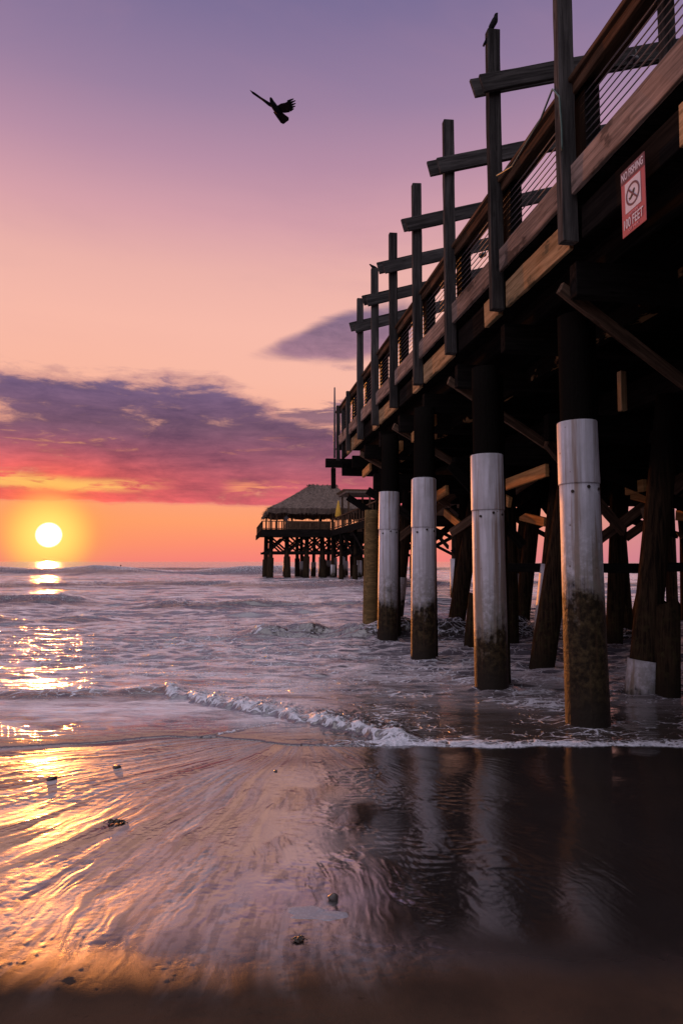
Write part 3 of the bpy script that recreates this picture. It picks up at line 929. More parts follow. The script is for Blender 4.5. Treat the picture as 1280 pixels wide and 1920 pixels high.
# timbers between the piles near the water, and diagonal bracing
timber(F, 'cross_timber', (4.4, 10.9, 1.50), (6.1, 9.2, 1.50), .10, .14, M['wood'])
timber(F, 'cross_timber', (6.2, 9.25, 1.52), (9.8, 9.0, 1.50), .10, .13, M['wood'])
for (a, b_) in (((4.0, 12.1, 3.4), (5.4, 12.1, 1.9)), ((5.3, 10.2, 3.3), (7.4, 9.3, 2.2)), ((5.2, 13.0, 2.3), (7.4, 13.4, 3.5)),
                ((7.4, 12.4, 2.2), (9.6, 12.2, 3.5)), ((3.2, 15.9, 3.3), (5.0, 15.7, 2.2)), ((5.3, 18.6, 2.0), (7.3, 18.6, 3.4)),
                ((9.6, 12.0, 3.4), (12.3, 13.3, 2.4)), ((3.2, 18.7, 3.4), (5.2, 18.6, 2.1)), ((7.4, 9.2, 3.4), (9.6, 11.8, 2.4)),
                ((9.2, 18.0, 3.4), (11.9, 16.7, 2.3)), ((7.3, 16.0, 3.5), (9.2, 18.0, 2.5)), ((5.3, 7.9, 3.2), (7.4, 9.0, 2.5))):
    timber(F, 'diagonal_brace', a, b_, .08, .18, M['wood'])
for (a, b_) in (((4.4, 9.0, 3.3), (6.4, 10.4, 2.1)), ((4.6, 13.9, 2.2), (6.0, 12.2, 3.4)), ((6.0, 9.2, 2.3), (8.2, 10.5, 3.4)), ((8.3, 13.4, 2.1), (9.6, 12.2, 3.4)),
                ((6.3, 11.2, 1.9), (8.4, 11.6, 3.2)), ((3.8, 16.2, 2.0), (5.6, 16.6, 3.3)), ((10.4, 14.6, 2.2), (12.2, 13.5, 3.4)), ((9.5, 11.7, 2.2), (12.4, 11.9, 3.3))):
    timber(F, 'diagonal_brace', a, b_, .07, .17, M['brace'])
for y in (8.6, 10.9, 12.5, 15.8, 18.6):
    timber(F, 'pile_cap', (4.2, y, 3.42), (13.0, y, 3.42), .16, .36, M['wood'])
timber(F, 'pile_cap', (3.0, 14.2, 3.30), (13.0, 14.2, 3.30), .16, .34, M['wood'])
timber(F, 'hanger_post', (4.35, 7.0, 3.3), (4.35, 7.0, 3.75), .08, .08, M['rim'], up=(0, 1, 0), seg=1)

# old cut-off piles that carry nothing
for (bx, by, h, r, lean, lab) in ((4.25, 11.9, 1.02, .16, (.10, 0), 'broken wooden pile stump in the water, just left of the second nearest white pile'),
                                  (5.02, 7.42, 1.15, .145, (.05, 0), 'flat topped cut-off pile stump in the water at the far right')):
    t = lathe_bm([(-.7 + (h + .7) * i / 8, r * (1.08 - .10 * i / 8)) for i in range(9)], 18, .07, int(bx * 10))
    for v in t.verts:
        v.co.x += lean[0] * (v.co.z + .7)
        if v.co.z > h - .02: v.co.z += .06 * math.sin(v.co.x * 19) - .04
    o = new_obj('pile_stump', t, M['pilewood'], True)
    o.location = PW(bx, by, 0); o.rotation_euler = (0, 0, YAW)
    tag(o, lab, 'pile stump')

# ------------------------------------------------------------------ things on the near pier
# the sign
sg = thing('warning_sign', 'red and white NO FISHING sign fixed to the dark side of the pier', 'sign', PW(2.955, 4.53, 4.08), YAW)
SF = Frame(sg, (2.955, 4.53, 4.08))
SW, SH = .305, .52
def signmat(u, v, d):                          # u to the right as read, v up, d out of the face
    m = Matrix(((0, 0, -1, 0), (-1, 0, 0, 0), (0, 1, 0, 0), (0, 0, 0, 1)))
    return Matrix.Translation((2.955 - d, 4.53 - u, 4.08 + v)) @ m
bm = box_bm(SW, SH, .006, .002, 1, 0)
SF.put(new_obj('sign_plate', bm, M['sign_red']), signmat(0, SH / 2, 0))
bm = box_bm(SW - .002, .10, .002, 0, 1, 0)
SF.put(new_obj('header_band', bm, M['sign_dark']), signmat(0, SH - .052, .0045))
bm = box_bm(.20, .235, .002, 0, 1, 0)
SF.put(new_obj('picture_panel', bm, M['sign_white']), signmat(0, .285, .0045))
def ring_bm(r, w, n=40, t=.0015):
    bm = bmesh.new(); v = []
    for i in range(n):
        a = 2 * math.pi * i / n
        v.append([bm.verts.new(((r + s_ * w) * math.cos(a), (r + s_ * w) * math.sin(a), z)) for s_, z in ((0, 0), (0, t), (1, t), (1, 0))])
    for i in range(n):
        p, q = v[i], v[(i + 1) % n]
        for k in range(4): bm.faces.new((p[k], p[(k + 1) % 4], q[(k + 1) % 4], q[k]))
    bmesh.ops.recalc_face_normals(bm, faces=bm.faces[:])
    return bm
SF.put(new_obj('ban_ring', ring_bm(.072, .016), M['sign_dark']), signmat(0, .285, .0056))
fish = bmesh.new()
outl = [(-.05, -.035), (-.025, -.034), (.0, -.02), (.02, .0), (.03, .022), (.022, .034), (.005, .028), (-.012, .006), (-.03, -.014), (-.055, -.015), (-.042, -.026)]
fish.faces.new([fish.verts.new((x, y, 0)) for x, y in outl])
r_ = bmesh.ops.extrude_face_region(fish, geom=fish.faces[:])
for v in [q for q in r_['geom'] if isinstance(q, bmesh.types.BMVert)]: v.co.z += .0012
SF.put(new_obj('fish_picture', fish, M['bolt']), signmat(0, .285, .0056))
bm = box_bm(.145, .014, .0015, 0, 1, 0)
SF.put(new_obj('ban_bar', bm, M['sign_dark']), signmat(0, .285, .0072) @ Matrix.Rotation(R(-45), 4, 'Z'))
def lettering(txt, width, height, u, v, mat, part='lettering'):
    cu = bpy.data.curves.new('lettering', 'FONT'); cu.body = txt; cu.align_x = 'CENTER'; cu.align_y = 'CENTER'
    cu.size = 1.0; cu.extrude = .01; cu.offset = .012
    t = bpy.data.objects.new('lettering', cu); COL.objects.link(t)
    bpy.context.view_layer.update()
    me = bpy.data.meshes.new_from_object(t.evaluated_get(bpy.context.evaluated_depsgraph_get()))
    bpy.data.objects.remove(t)
    co = np.array([x.co for x in me.vertices])
    lo, hi = co.min(0), co.max(0); c = (lo + hi) / 2
    for x in me.vertices:
        x.co = ((x.co.x - c[0]) / (hi[0] - lo[0]) * width, (x.co.y - c[1]) / (hi[1] - lo[1]) * height, (x.co.z) * .08)
    me.materials.clear(); me.materials.append(mat)
    o = bpy.data.objects.new(part, me); COL.objects.link(o)
    SF.put(o, signmat(u, v, .0064))
lettering('NO FISHING', .275, .062, 0, SH - .052, M['sign_white'])
lettering('WITHIN', .12, .022, 0, .142, M['sign_pink'])
lettering('100 FEET', .245, .075, 0, .088, M['sign_white'])
lettering('OF PIER', .13, .022, 0, .028, M['sign_pink'])

# spotlights hanging under the pergola beams
for (x, y, z, lab) in ((4.72, 7.1, 7.57, 'small black spotlight hanging under the nearest pergola beam at the top right'),
                       (4.75, 12.1, 7.46, 'small black spotlight under a pergola beam farther along the pier')):
    L_ = thing('spotlight', lab, 'spotlight', PW(x, y, z), YAW, 'spotlights under the pergola beams')
    LF = Frame(L_, (x, y, z))
    m, _ = vaxis((x, y - .02, z + .02), (x - .16, y - .10, z - .07))
    LF.put(new_obj('lamp_housing', lathe_bm([(0, .028), (.02, .042), (.15, .05), (.155, .044), (.13, .03)], 14), M['lamp'], True), m)
    LF.put(new_obj('bracket', tube_bm([(x, y, z + .16), (x, y - .01, z + .06), (x - .03, y - .03, z)], .012, 6), M['lamp'], True), Matrix())

# a green wire that droops round the nearest posts
pts = []
for (x, y, z) in ((2.90, 7.0, 5.93), (2.905, 6.6, 5.80), (2.90, 5.9, 5.86), (2.885, 5.62, 5.96), (2.885, 5.5, 5.80), (2.885, 5.47, 5.50), (2.885, 5.47, 5.28)):
    pts.append(PW(x, y, z))
sm = []
for i in range(len(pts) - 1):
    for k in range(5): sm.append(pts[i].lerp(pts[i + 1], k / 5))
o = new_obj('electric_wire', tube_bm(sm + [pts[-1]], .009, 6), M['wire'], True)
tag(o, 'thin green electric wire drooping round the nearest railing post of the pier', 'wire')


# ------------------------------------------------------------------ birds
def prism(bm, outline, thick, mat4):
    top = [bm.verts.new(mat4 @ Vector((x, y, thick / 2))) for x, y in outline]
    bot = [bm.verts.new(mat4 @ Vector((x, y, -thick / 2))) for x, y in outline]
    bm.faces.new(top); bm.faces.new(list(reversed(bot)))
    n = len(outline)
    for i in range(n): bm.faces.new((top[i], bot[i], bot[(i + 1) % n], top[(i + 1) % n]))


BD = 11.0                                                        # flying bird, metres from the beach camera
ctr = Vector((-.0834, .8193, .5672)).normalized() * BD + Vector((0, 0, CAM_H))
bv_ = Vector((-.0834, .8193, .5672)).normalized()
fb_ = thing('flying_bird', 'dark bird flying in the pink sky with wings raised and tail fanned', 'bird', ctr)
fb_.rotation_euler = (math.asin(bv_.z), 0, -math.atan2(bv_.x, bv_.y))
k_ = BD / 1280 * .86
def bp_(px, py, d=0.0):                                          # sketch of the bird, in its own upright frame
    return Vector(((px - 512) * k_, d * k_ * .45, (203 - py) * k_ * .88))
verts = [bp_(504, 183, -4), bp_(506, 190, -2), bp_(511, 199, 0), bp_(517, 206, 4), bp_(523, 212, 10), bp_(502.5, 181, -6)]
bm = skin_bm(verts, [(0, 1), (1, 2), (2, 3), (3, 4), (0, 5)], [3.0 * k_, 4.4 * k_, 6.2 * k_, 5.4 * k_, 3.4 * k_, .8 * k_], 2, 2)
ob = new_obj('body', bm, M['bird'], True); ob.parent = fb_
def wing(name, rows, mat, th=.9):
    """rows: list of (leading point, trailing point) as (px,py,depth)"""
    bm = bmesh.new(); up, dn = [], []
    for a, b_ in rows:
        pa, pb = bp_(*a), bp_(*b_)
        for L_, sg_ in ((up, 1), (dn, -1)):
            off = Vector((0, sg_ * th * k_ / 2, sg_ * .2 * k_))
            L_.append([bm.verts.new(pa.lerp(pb, t) + off * (1 - .8 * abs(t - .35))) for t in (0, .25, .5, .75, 1)])
    for L_ in (up, dn):
        for r1, r2 in zip(L_, L_[1:]):
            for i in range(4): bm.faces.new((r1[i], r1[i + 1], r2[i + 1], r2[i]))
    for i in (0, 4):
        for j in range(len(rows) - 1): bm.faces.new((up[j][i], up[j + 1][i], dn[j + 1][i], dn[j][i]))
    for j in (0, len(rows) - 1):
        for i in range(4): bm.faces.new((up[j][i], up[j][i + 1], dn[j][i + 1], dn[j][i]))
    bmesh.ops.recalc_face_normals(bm, faces=bm.faces[:])
    o = new_obj(name, bm, mat); o.parent = fb_
    return o
wing('wing', [((507, 193, 0), (507, 200, 14)), ((497, 188, -14), (500, 197, 2)), ((486, 182, -30), (488, 188, -12)), ((475, 175, -44), (479, 182.5, -26)), ((466, 171, -52), (471, 177.5, -40))], M['bird'])
wing('wing', [((515, 196, 0), (520, 207, 16)), ((523, 191, -4), (530, 208, 20)), ((531, 189, -6), (539, 206, 22)), ((537, 185, -8), (543, 200, 18))], M['tailfeather'])
for i, (tx, ty) in enumerate(((546, 181), (549.5, 184), (550, 189), (549.5, 194), (547, 199))):
    rx, ry = 534 + i * 1.5, 187 + i * 3.8
    wing('wing_feather', [((rx, ry - 2.2, -4 + i * 5), (rx + 1, ry + 2.8, i * 5)), (((rx + tx) / 2, (ry + ty) / 2 - 2.0, -6 + i * 5), ((rx + tx) / 2 + .5, (ry + ty) / 2 + 2.0, -3 + i * 5)), ((tx, ty - .7, -8 + i * 5), (tx + .4, ty + .7, -7 + i * 5))], M['bird'])
wing('tail', [((508.5, 207.5, 8), (524, 206, 12)), ((516, 218, 16), (532, 212, 18)), ((523, 227, 22), (538, 216, 24)), ((528, 229, 25), (538, 221, 26))], M['tailfeather'])


def perched(loc, s, label, face=1, pitch=48):
    b_ = thing('perched_bird', label, 'bird', loc)
    c, sn = math.cos(R(pitch)), math.sin(R(pitch))
    def q(a, h, d=0): return Vector((face * (a * c - h * sn), d, a * sn + h * c + .10)) * s
    vs = [q(-.17, -.05), q(-.08, -.025), q(0, 0), q(.07, .01), q(.115, .03), q(.15, .055), q(.185, .05)]
    bm = skin_bm(vs, [(i, i + 1) for i in range(6)], [(.012 * s, .020 * s), .022 * s, .046 * s, .050 * s, .030 * s, .029 * s, .005 * s], 2, 2)
    o = new_obj('body', bm, M['bird'], True); o.parent = b_
    bm = bmesh.new()
    m_ = Matrix(((face * c, -face * sn, 0, 0), (0, 0, 1, 0), (sn, c, 0, .10 * s), (0, 0, 0, 1)))
    prism(bm, [(-.31 * s, -.085 * s), (-.305 * s, -.110 * s), (-.15 * s, -.070 * s), (-.12 * s, -.036 * s)], .042 * s, m_)
    bmesh.ops.recalc_face_normals(bm, faces=bm.faces[:])
    o = new_obj('tail', bm, M['bird']); o.parent = b_
    for dd in (-.018, .018):
        o = new_obj('leg', tube_bm([(-.01 * s * face, dd * s, .075 * s), (0, dd * s, .03 * s), (.015 * s * face, dd * s, -.002)], .006 * s, 6), M['bird'], True); o.parent = b_
    for dd in (-.045, .045):
        w_ = skin_bm([q(.05, .0, dd), q(-.05, -.02, dd), q(-.15, -.045, dd * .5)], [(0, 1), (1, 2)], [(.012 * s, .03 * s), (.012 * s, .028 * s), (.005 * s, .008 * s)], 2, 0)
        o = new_obj('wing', w_, M['bird'], True); o.parent = b_
    return b_


perched(PW(X0 - .035, POSTS[6] if False else 7.217, 7.82), .86, 'black bird perched on top of the tall pergola post nearest the top of the picture', 1, 50)
perched(PW(X0 - .035, 13.885, 7.81), .70, 'small dark bird crouching on top of a pergola post farther along the pier', -1, 14)

# ------------------------------------------------------------------ the far pier head and walkway
HO = (8.0, 62.0, 0.0)
head = thing('pier_head', 'distant end of the pier on short jacketed piles with crossed braces and a balustrade', 'pier', PW(*HO), YAW)
H = Frame(head, HO)
HX0, HX1, HY0, HY1, HZ = 2.72, 14.5, 61.0, 74.0, 4.42
timber(H, 'deck', (HX0, (HY0 + HY1) / 2, HZ - .12), (HX1, (HY0 + HY1) / 2, HZ - .12), HY1 - HY0, .22, M['hutpost'])
timber(H, 'fascia_board', (HX0 - .05, HY0 - .06, HZ - .27), (HX1, HY0 - .06, HZ - .27), .10, .66, M['wood'])
timber(H, 'fascia_board', (HX0 - .04, HY0, HZ - .28), (HX0 - .04, HY1, HZ - .28), .08, .5, M['wood'])
# balustrade
def balustrade(p0, p1, zb, h, n, frame, thick=.05):
    p0 = Vector(p0); p1 = Vector(p1)
    timber(frame, 'handrail', (p0.x, p0.y, zb + h), (p1.x, p1.y, zb + h), .12, .07, M['rail'], bev=0, seg=1)
    timber(frame, 'bottom_rail', (p0.x, p0.y, zb + .14), (p1.x, p1.y, zb + .14), .06, .07, M['rail'], bev=0, seg=1)
    first = None
    for i in range(n + 1):
        p = p0.lerp(p1, i / n)
        if first is None:
            bm = bmesh.new(); bmesh.ops.create_cube(bm, size=1.0)
            for v in bm.verts: v.co = Vector((v.co.x * thick, v.co.y * thick, v.co.z * (h - .05)))
            o = first = new_obj('baluster', bm, M['rail'])
        else:
            o = first.copy(); COL.objects.link(o)
        frame.put(o, Matrix.Translation((p.x, p.y, zb + h / 2)))
balustrade((HX0 + .05, HY0 + .05, 0), (4.5, HY0 + .05, 0), HZ, .78, 6, H, .07)
balustrade((4.5, HY0 + .05, 0), (9.2, HY0 + .05, 0), HZ, .78, 26, H, .11)
balustrade((HX0 + .05, HY0 + .05, 0), (HX0 + .05, HY1, 0), HZ, .78, 10, H, .07)
# walkway joining the head to the near pier
WX0, WX1 = 8.9, 12.6
timber(H, 'walkway_deck', ((WX0 + WX1) / 2, 20.2, HZ - .10), ((WX0 + WX1) / 2, HY0 - .15, HZ - .10), WX1 - WX0, .20, M['hutpost'])
timber(H, 'walkway_fascia', (WX0 - .03, 20.2, HZ - .30), (WX0 - .03, HY0 - .2, HZ - .30), .08, .5, M['wood'])
balustrade((WX0 + .05, 20.3, 0), (WX0 + .05, HY0 - .2, 0), HZ, .95, 36, H, .08)
balustrade((WX1 - .05, 20.3, 0), (WX1 - .05, HY0 - .2, 0), HZ, .95, 12, H, .08)
# piles with jackets, X braces, under the head
rs = random.Random(5)
def farpile(x, y, sl, r=.26, hgt=None):
    ztop = hgt or 4.1
    m, L = vaxis((x, y, -.7), (x + rs.uniform(-.15, .15), y, ztop))
    c = new_obj('pile', lathe_bm([(0, r * .78), (L * .5, r * .72), (L, r * .66)], 12, .05, int(x * 7)), M['pilewood'], True); H.put(c, m)
    z1 = (sl + .7)
    s_ = new_obj('jacket', lathe_bm([(0, r * 1.18), (z1 * .5, r * 1.1), (z1, r * 1.05), (z1 + .02, r * .85)], 14, .05, int(x * 5)), M['sleeve'] if rs.random() < .55 else M['pilewood'], True)
    s_['tide'] = rs.uniform(.4, 1.2); H.put(s_, m, c)
for x in (3.4, 5.15, 6.8, 8.4, 9.9, 11.6, 13.4):
    for y in (61.5, 65.5, 70.0):
        farpile(x + rs.uniform(-.2, .2) + (y - 61.5) * .02, y, rs.uniform(1.5, 2.1), rs.uniform(.23, .30))
for y in (61.45, 65.4, 69.9):
    timber(H, 'pile_beam', (3.0, y, 2.42), (14.0, y, 2.42), .16, .22, M['wood'], bev=0, seg=1)
    for a in (3.4, 5.15, 6.8, 8.4, 9.9, 11.6):
        timber(H, 'x_brace', (a, y - .12, 2.5), (a + 1.65, y - .12, 3.95), .08, .17, M['wood'], bev=0, seg=1)
        timber(H, 'x_brace', (a + 1.65, y + .12, 2.5), (a, y + .12, 3.95), .08, .17, M['wood'], bev=0, seg=1)
for y in np.arange(23, 60, 4.6):
    for x in (WX0 + .2, WX1 - .3):
        farpile(x + rs.uniform(-.2, .2), y, rs.uniform(1.2, 2.0), .19, 4.0)
    timber(H, 'pile_beam', (WX0, y, 3.7), (WX1, y, 3.7), .16, .3, M['wood'], bev=0, seg=1)
    timber(H, 'x_brace', (WX0 + .2, y - .14, 2.0), (WX1 - .3, y - .14, 3.6), .07, .16, M['wood'], bev=0, seg=1)
    timber(H, 'x_brace', (WX1 - .3, y + .14, 2.0), (WX0 + .2, y + .14, 3.6), .07, .16, M['wood'], bev=0, seg=1)
    timber(H, 'x_brace', (WX0 + .1, y, 2.2), (WX0 + .1, y + 4.2, 3.8), .07, .16, M['wood'], bev=0, seg=1)

# thatched hut on the pier head
TO = (7.8, 66.0, HZ)
hut = thing('thatched_hut', 'open hut with a grey thatched hip roof on thin posts at the far pier head', 'hut', PW(*TO), YAW)
T = Frame(hut, TO)
def hip_roof(x0, x1, y0, y1, ze, zr, rx0, rx1, n=26, thick=.42, seed=3):
    """thatched hip roof: four slopes, sagging, thick ragged eaves"""
    bm = bmesh.new(); rs = random.Random(seed)
    ym = (y0 + y1) / 2
    E = [(x0, y0), (x1, y0), (x1, y1), (x0, y1)]
    Rg = [(rx0, ym), (rx1, ym), (rx1, ym), (rx0, ym)]
    grid = []
    per = []
    for s_ in range(4):
        a, b_ = E[s_], E[(s_ + 1) % 4]; ra, rb = Rg[s_], Rg[(s_ + 1) % 4]
        for i in range(n):
            t = i / n
            per.append(((a[0] + (b_[0] - a[0]) * t, a[1] + (b_[1] - a[1]) * t), (ra[0] + (rb[0] - ra[0]) * t, ra[1] + (rb[1] - ra[1]) * t)))
    K = 14
    for j in range(K + 1):
        t = j / K; ring = []
        for (e, r) in per:
            zz = ze + (zr - ze) * (t ** 1.12) + rs.uniform(-.05, .05)
            ring.append(bm.verts.new((e[0] + (r[0] - e[0]) * t + rs.uniform(-.03, .03), e[1] + (r[1] - e[1]) * t + rs.uniform(-.03, .03), zz)))
        grid.append(ring)
    low = [bm.verts.new((e[0] + (r[0] - e[0]) * .02, e[1] + (r[1] - e[1]) * .02, ze - thick + rs.uniform(-.14, .08))) for e, r in per]
    inn = [bm.verts.new((e[0] + (r[0] - e[0]) * .9, e[1] + (r[1] - e[1]) * .9, zr - .7)) for e, r in per]
    rings = [inn, low] + grid
    N = len(per)
    for a, b_ in zip(rings, rings[1:]):
        for i in range(N):
            bm.faces.new((a[i], a[(i + 1) % N], b_[(i + 1) % N], b_[i]))
    # loose straw: small blades lying on the slopes and hanging from the eaves
    for _ in range(2600):
        e, r = per[rs.randrange(N)]
        t = rs.random() ** 1.5; zz = ze + (zr - ze) * (t ** 1.12) + .05
        p = Vector((e[0] + (r[0] - e[0]) * t, e[1] + (r[1] - e[1]) * t, zz))
        dn = (Vector((e[0], e[1], ze)) - Vector((r[0], r[1], zr))).normalized()
        sd = Vector((-dn.y, dn.x, 0)).normalized()
        p += sd * rs.uniform(-.2, .2)
        L_ = rs.uniform(.25, .55); up = Vector((0, 0, rs.uniform(.02, .12)))
        v1 = bm.verts.new(p); v2 = bm.verts.new(p + sd * rs.uniform(.02, .05)); v3 = bm.verts.new(p + dn * L_ + up + sd * rs.uniform(-.1, .1))
        bm.faces.new((v1, v2, v3))
    for _ in range(900):
        e, r = per[rs.randrange(N)]
        p = Vector((e[0], e[1], ze - thick + rs.uniform(0, .2))) + Vector((rs.uniform(-.15, .15), rs.uniform(-.1, .1), 0))
        v1 = bm.verts.new(p); v2 = bm.verts.new(p + Vector((rs.uniform(.03, .08), 0, 0))); v3 = bm.verts.new(p + Vector((rs.uniform(-.06, .06), 0, -rs.uniform(.1, .32))))
        bm.faces.new((v1, v2, v3))
    # ridge tufts
    for i in range(60):
        x = rx0 - .3 + (rx1 - rx0 + .6) * i / 59
        p = Vector((x, ym + rs.uniform(-.1, .1), zr - .05))
        h = rs.uniform(.1, .28)
        v1 = bm.verts.new(p + Vector((-.09, 0, 0))); v2 = bm.verts.new(p + Vector((.09, .02, 0))); v3 = bm.verts.new(p + Vector((rs.uniform(-.1, .1), .1, h)))
        bm.faces.new((v1, v2, v3))
    return bm
T.put(new_obj('thatch_roof', hip_roof(3.2, 12.9, 61.2, 70.6, 6.42, 9.0, 7.6, 10.0), M['thatch']), Matrix())
for x in (3.55, 4.1, 4.75, 8.0, 9.2, 10.3, 12.2):
    timber(T, 'roof_post', (x, 61.9, HZ), (x, 61.9, 6.35), .15, .15, M['hutpost'], up=(0, 1, 0), bev=0, seg=1)
for x in (3.55, 6.2, 9.2, 12.2):
    timber(T, 'roof_post', (x, 69.9, HZ), (x, 69.9, 6.35), .15, .15, M['hutpost'], up=(0, 1, 0), bev=0, seg=1)
timber(T, 'eave_beam', (3.3, 61.9, 6.22), (12.6, 61.9, 6.22), .12, .16, M['hutpost'], bev=0, seg=1)
timber(T, 'bar_counter', (5.0, 62.6, HZ + .45), (9.0, 62.6, HZ + .45), .5, .9, M['hutpost'], bev=0, seg=1)

# low flat shelter to the right of the hut
LO = (11.6, 57.0, HZ)
sh = thing('flat_roofed_shelter', 'low flat roofed timber shelter beside the thatched hut, half hidden by the piles', 'shelter', PW(*LO), YAW)
L = Frame(sh, LO)
timber(L, 'flat_roof', (9.3, 57.2, 7.35), (14.2, 57.2, 7.35), 4.0, .16, M['thatch'], bev=0, seg=1)
for i in range(8):
    timber(L, 'roof_slat', (9.1, 55.4 + i * .52, 7.52), (14.3, 55.4 + i * .52, 7.52), .09, .14, M['hutpost'], bev=0, seg=1)
for x in (9.6, 11.4, 13.6):
    for y in (55.6, 58.8):
        timber(L, 'roof_post', (x, y, HZ), (x, y, 7.25), .14, .14, M['hutpost'], up=(0, 1, 0), bev=0, seg=1)
timber(L, 'back_wall', (11.0, 59.0, 5.9), (14.0, 59.0, 5.9), .08, 2.4, M['wood'], bev=0, seg=1)
timber(L, 'side_screen', (12.3, 55.5, 5.8), (14.0, 55.5, 5.8), .06, 2.2, M['wood'], bev=0, seg=1)

# folded parasol
pz = thing('folded_parasol', 'folded yellow parasol standing at the right end of the thatched hut', 'parasol', PW(9.55, 60.75, HZ), YAW)
o = new_obj('pole', lathe_bm([(0, .03), (2.75, .025)], 8), M['pole'], True); o.parent = pz
o = new_obj('canopy', lathe_bm([(1.15, .20), (1.3, .26), (1.8, .20), (2.5, .07), (2.72, .02)], 16, .25, 4), M['parasol'], True); o.parent = pz


def person(loc, rz, s, label, sitting=False):
    p = thing('person', label, 'person', loc, rz)
    if sitting:
        vs = [(0, 0, .10), (0, .01, .32), (0, 0, .55), (0, -.01, .66), (0, -.02, .78), (.11, -.30, .06), (.12, -.34, -.35), (-.11, -.30, .06), (-.12, -.34, -.35),
              (.19, 0, .54), (.23, -.06, .30), (.18, -.24, .14), (-.19, 0, .54), (-.23, -.06, .30), (-.18, -.24, .14)]
        z0 = 0
    else:
        vs = [(0, 0, .92), (0, .01, 1.18), (0, 0, 1.42), (0, -.01, 1.52), (0, -.02, 1.64), (.10, -.01, .50), (.11, .02, .06), (-.10, -.01, .50), (-.11, .02, .06),
              (.19, 0, 1.40), (.24, -.06, 1.14), (.16, -.24, 1.02), (-.19, 0, 1.40), (-.24, -.06, 1.14), (-.16, -.24, 1.02)]
    ed = [(0, 1), (1, 2), (2, 3), (3, 4), (0, 5), (5, 6), (0, 7), (7, 8), (2, 9), (9, 10), (10, 11), (2, 12), (12, 13), (13, 14)]
    rd = [.14, .13, .15, .06, .10, .075, .05, .075, .05, .06, .045, .035, .06, .045, .035]
    bm = skin_bm([Vector(v) * s for v in vs], ed, [r * s for r in rd], 2, 0)
    o = new_obj('body', bm, M['cloth'], True); o.parent = p
    hd = Vector(vs[4]) * s
    bm = bmesh.new(); bmesh.ops.create_icosphere(bm, subdivisions=2, radius=.105 * s)
    for v in bm.verts: v.co = v.co * Vector((.9, 1.0, 1.15)).length / 1.77 + hd + Vector((0, .012, .02)) * s
    o = new_obj('hair', bm, M['bolt'], True); o.parent = p
person(PW(4.95, 61.6, HZ), YAW, .83, 'person in dark clothes standing at the balustrade under the thatched roof')
sf = PW(-12.2, 104, .12) if False else Vector((-33.5, 104, .20))
person(sf, R(20), 1.0, 'surfer in a dark suit sitting on a board far out near the horizon', True)
bm = lathe_bm([(-1.2, .03), (-1.0, .16), (-.4, .27), (.3, .28), (.9, .17), (1.2, .03)], 14)
for v in bm.verts: v.co = Vector((v.co.x, v.co.z, v.co.y * .14))
o = new_obj('surfboard', bm, M['sign_white'], True); o.location = (sf.x, sf.y, sf.z - .02); o.rotation_euler = (0, 0, R(70))
tag(o, 'pale surfboard under the sitting surfer near the horizon', 'surfboard')


# ------------------------------------------------------------------ bits lying on the sand
def ground_z(x, y): return float(SZ[np.argmin((SXY[:, 0] - x) ** 2 + (SXY[:, 1] - y) ** 2)])
def pebble(x, y, s, label, seed, flat=.55, mat='stone', cat='stone', name='beach_stone'):
    bm = bmesh.new(); bmesh.ops.create_icosphere(bm, subdivisions=3, radius=1.0)
    rs = random.Random(seed); ph = [rs.uniform(0, 6) for _ in range(6)]
    for v in bm.verts:
        k = 1 + .18 * math.sin(2.1 * v.co.x + ph[0]) + .14 * math.sin(3 * v.co.y + ph[1]) + .10 * math.sin(5 * v.co.z + 3 * v.co.x + ph[2])
        v.co = Vector((v.co.x * s * k * 1.3, v.co.y * s * k * .9, v.co.z * s * k * flat))
    o = new_obj(name, bm, M[mat], True); o.location = (x, y, ground_z(x, y) + s * flat * .45); o.rotation_euler = (0, 0, rs.uniform(0, 6))
    return tag(o, label, cat)
pebble(-1.73, 5.40, .026, 'small dark stone on the wet sand just below the wave edge at left', 1)
pebble(-2.11, 5.11, .030, 'dark stone lying in the golden sun glitter on the wet sand', 2)
pebble(-.04, 3.31, .020, 'grey round stone beside the pale puddle on the sand', 3, .8)
pebble(-.50, 5.30, .012, 'tiny dark pebble alone on the smooth wet sand near the middle', 4)


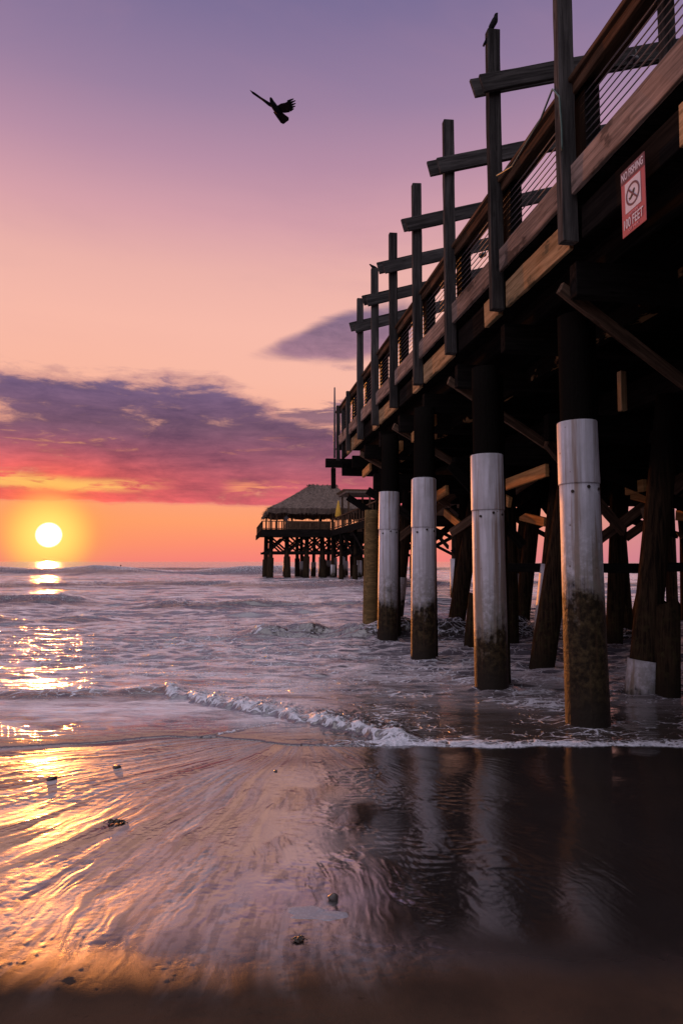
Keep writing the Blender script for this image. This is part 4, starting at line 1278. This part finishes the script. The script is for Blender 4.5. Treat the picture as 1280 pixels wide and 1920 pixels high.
def seaweed(x, y, s, label, seed):
    bm = bmesh.new(); rs = random.Random(seed)
    for _ in range(34):
        a = rs.uniform(0, 6.28); L_ = s * rs.uniform(.5, 1.3); w_ = s * rs.uniform(.10, .22)
        p = Vector((rs.uniform(-.7, .7) * s, rs.uniform(-.35, .35) * s, rs.uniform(.02, .10) * s))
        d = Vector((math.cos(a) * 1.3, math.sin(a) * .7, 0)); sd = Vector((-math.sin(a), math.cos(a), 0))
        pts = [p, p + d * L_ * .5 + Vector((0, 0, s * rs.uniform(.1, .4))), p + d * L_ + Vector((0, 0, -.02 * s))]
        L2 = [[bm.verts.new(q + sd * w_ * k * f + Vector((0, 0, zz * s * .06))) for k, zz in ((-1, 0), (0, 1), (1, 0), (0, -1))] for q, f in zip(pts, (.6, 1, .3))]
        for r1, r2 in zip(L2, L2[1:]):
            for i in range(4): bm.faces.new((r1[i], r1[(i + 1) % 4], r2[(i + 1) % 4], r2[i]))
    o = new_obj('seaweed_clump', bm, M['weed']); o.location = (x, y, ground_z(x, y) + .004)
    return tag(o, label, 'seaweed')
seaweed(-1.36, 4.23, .042, 'dark seaweed clump on the rippled wet sand left of centre', 5)
seaweed(-.18, 2.95, .024, 'dark seaweed scrap at the lower edge of the wet film, nearest the camera', 6)

bm = bmesh.new()
n = 60; rs = random.Random(9); ph = [rs.uniform(0, 6) for _ in range(6)]
def fr_(a): return 1 + .22 * math.sin(2 * a + ph[0]) + .16 * math.sin(3 * a + ph[1]) + .10 * math.sin(5 * a + ph[2]) + .06 * math.sin(9 * a + ph[3])
rings = []
for t, z in ((1.04, -.0015), (1.0, .0), (.96, .0009), (.85, .0012), (.65, .0013), (.4, .0013), (.15, .0013)):
    ring = []
    for i in range(n):
        a = 6.2832 * i / n
        x_, y_ = .120 * t * fr_(a) * math.cos(a), .062 * t * fr_(a) * math.sin(a)
        ring.append(bm.verts.new((x_, y_, z + ground_z(x_ - .12, y_ + 3.18))))
    rings.append(ring)
for a, b_ in zip(rings, rings[1:]):
    for i in range(n): bm.faces.new((a[i], a[(i + 1) % n], b_[(i + 1) % n], b_[i]))
bm.faces.new(rings[-1])
o = new_obj('puddle_patch', bm, M['foam'], True); o.location = (-.12, 3.18, 0)
tag(o, 'pale puddle on the dark sand, reflected sky painted into its colour', 'foam')
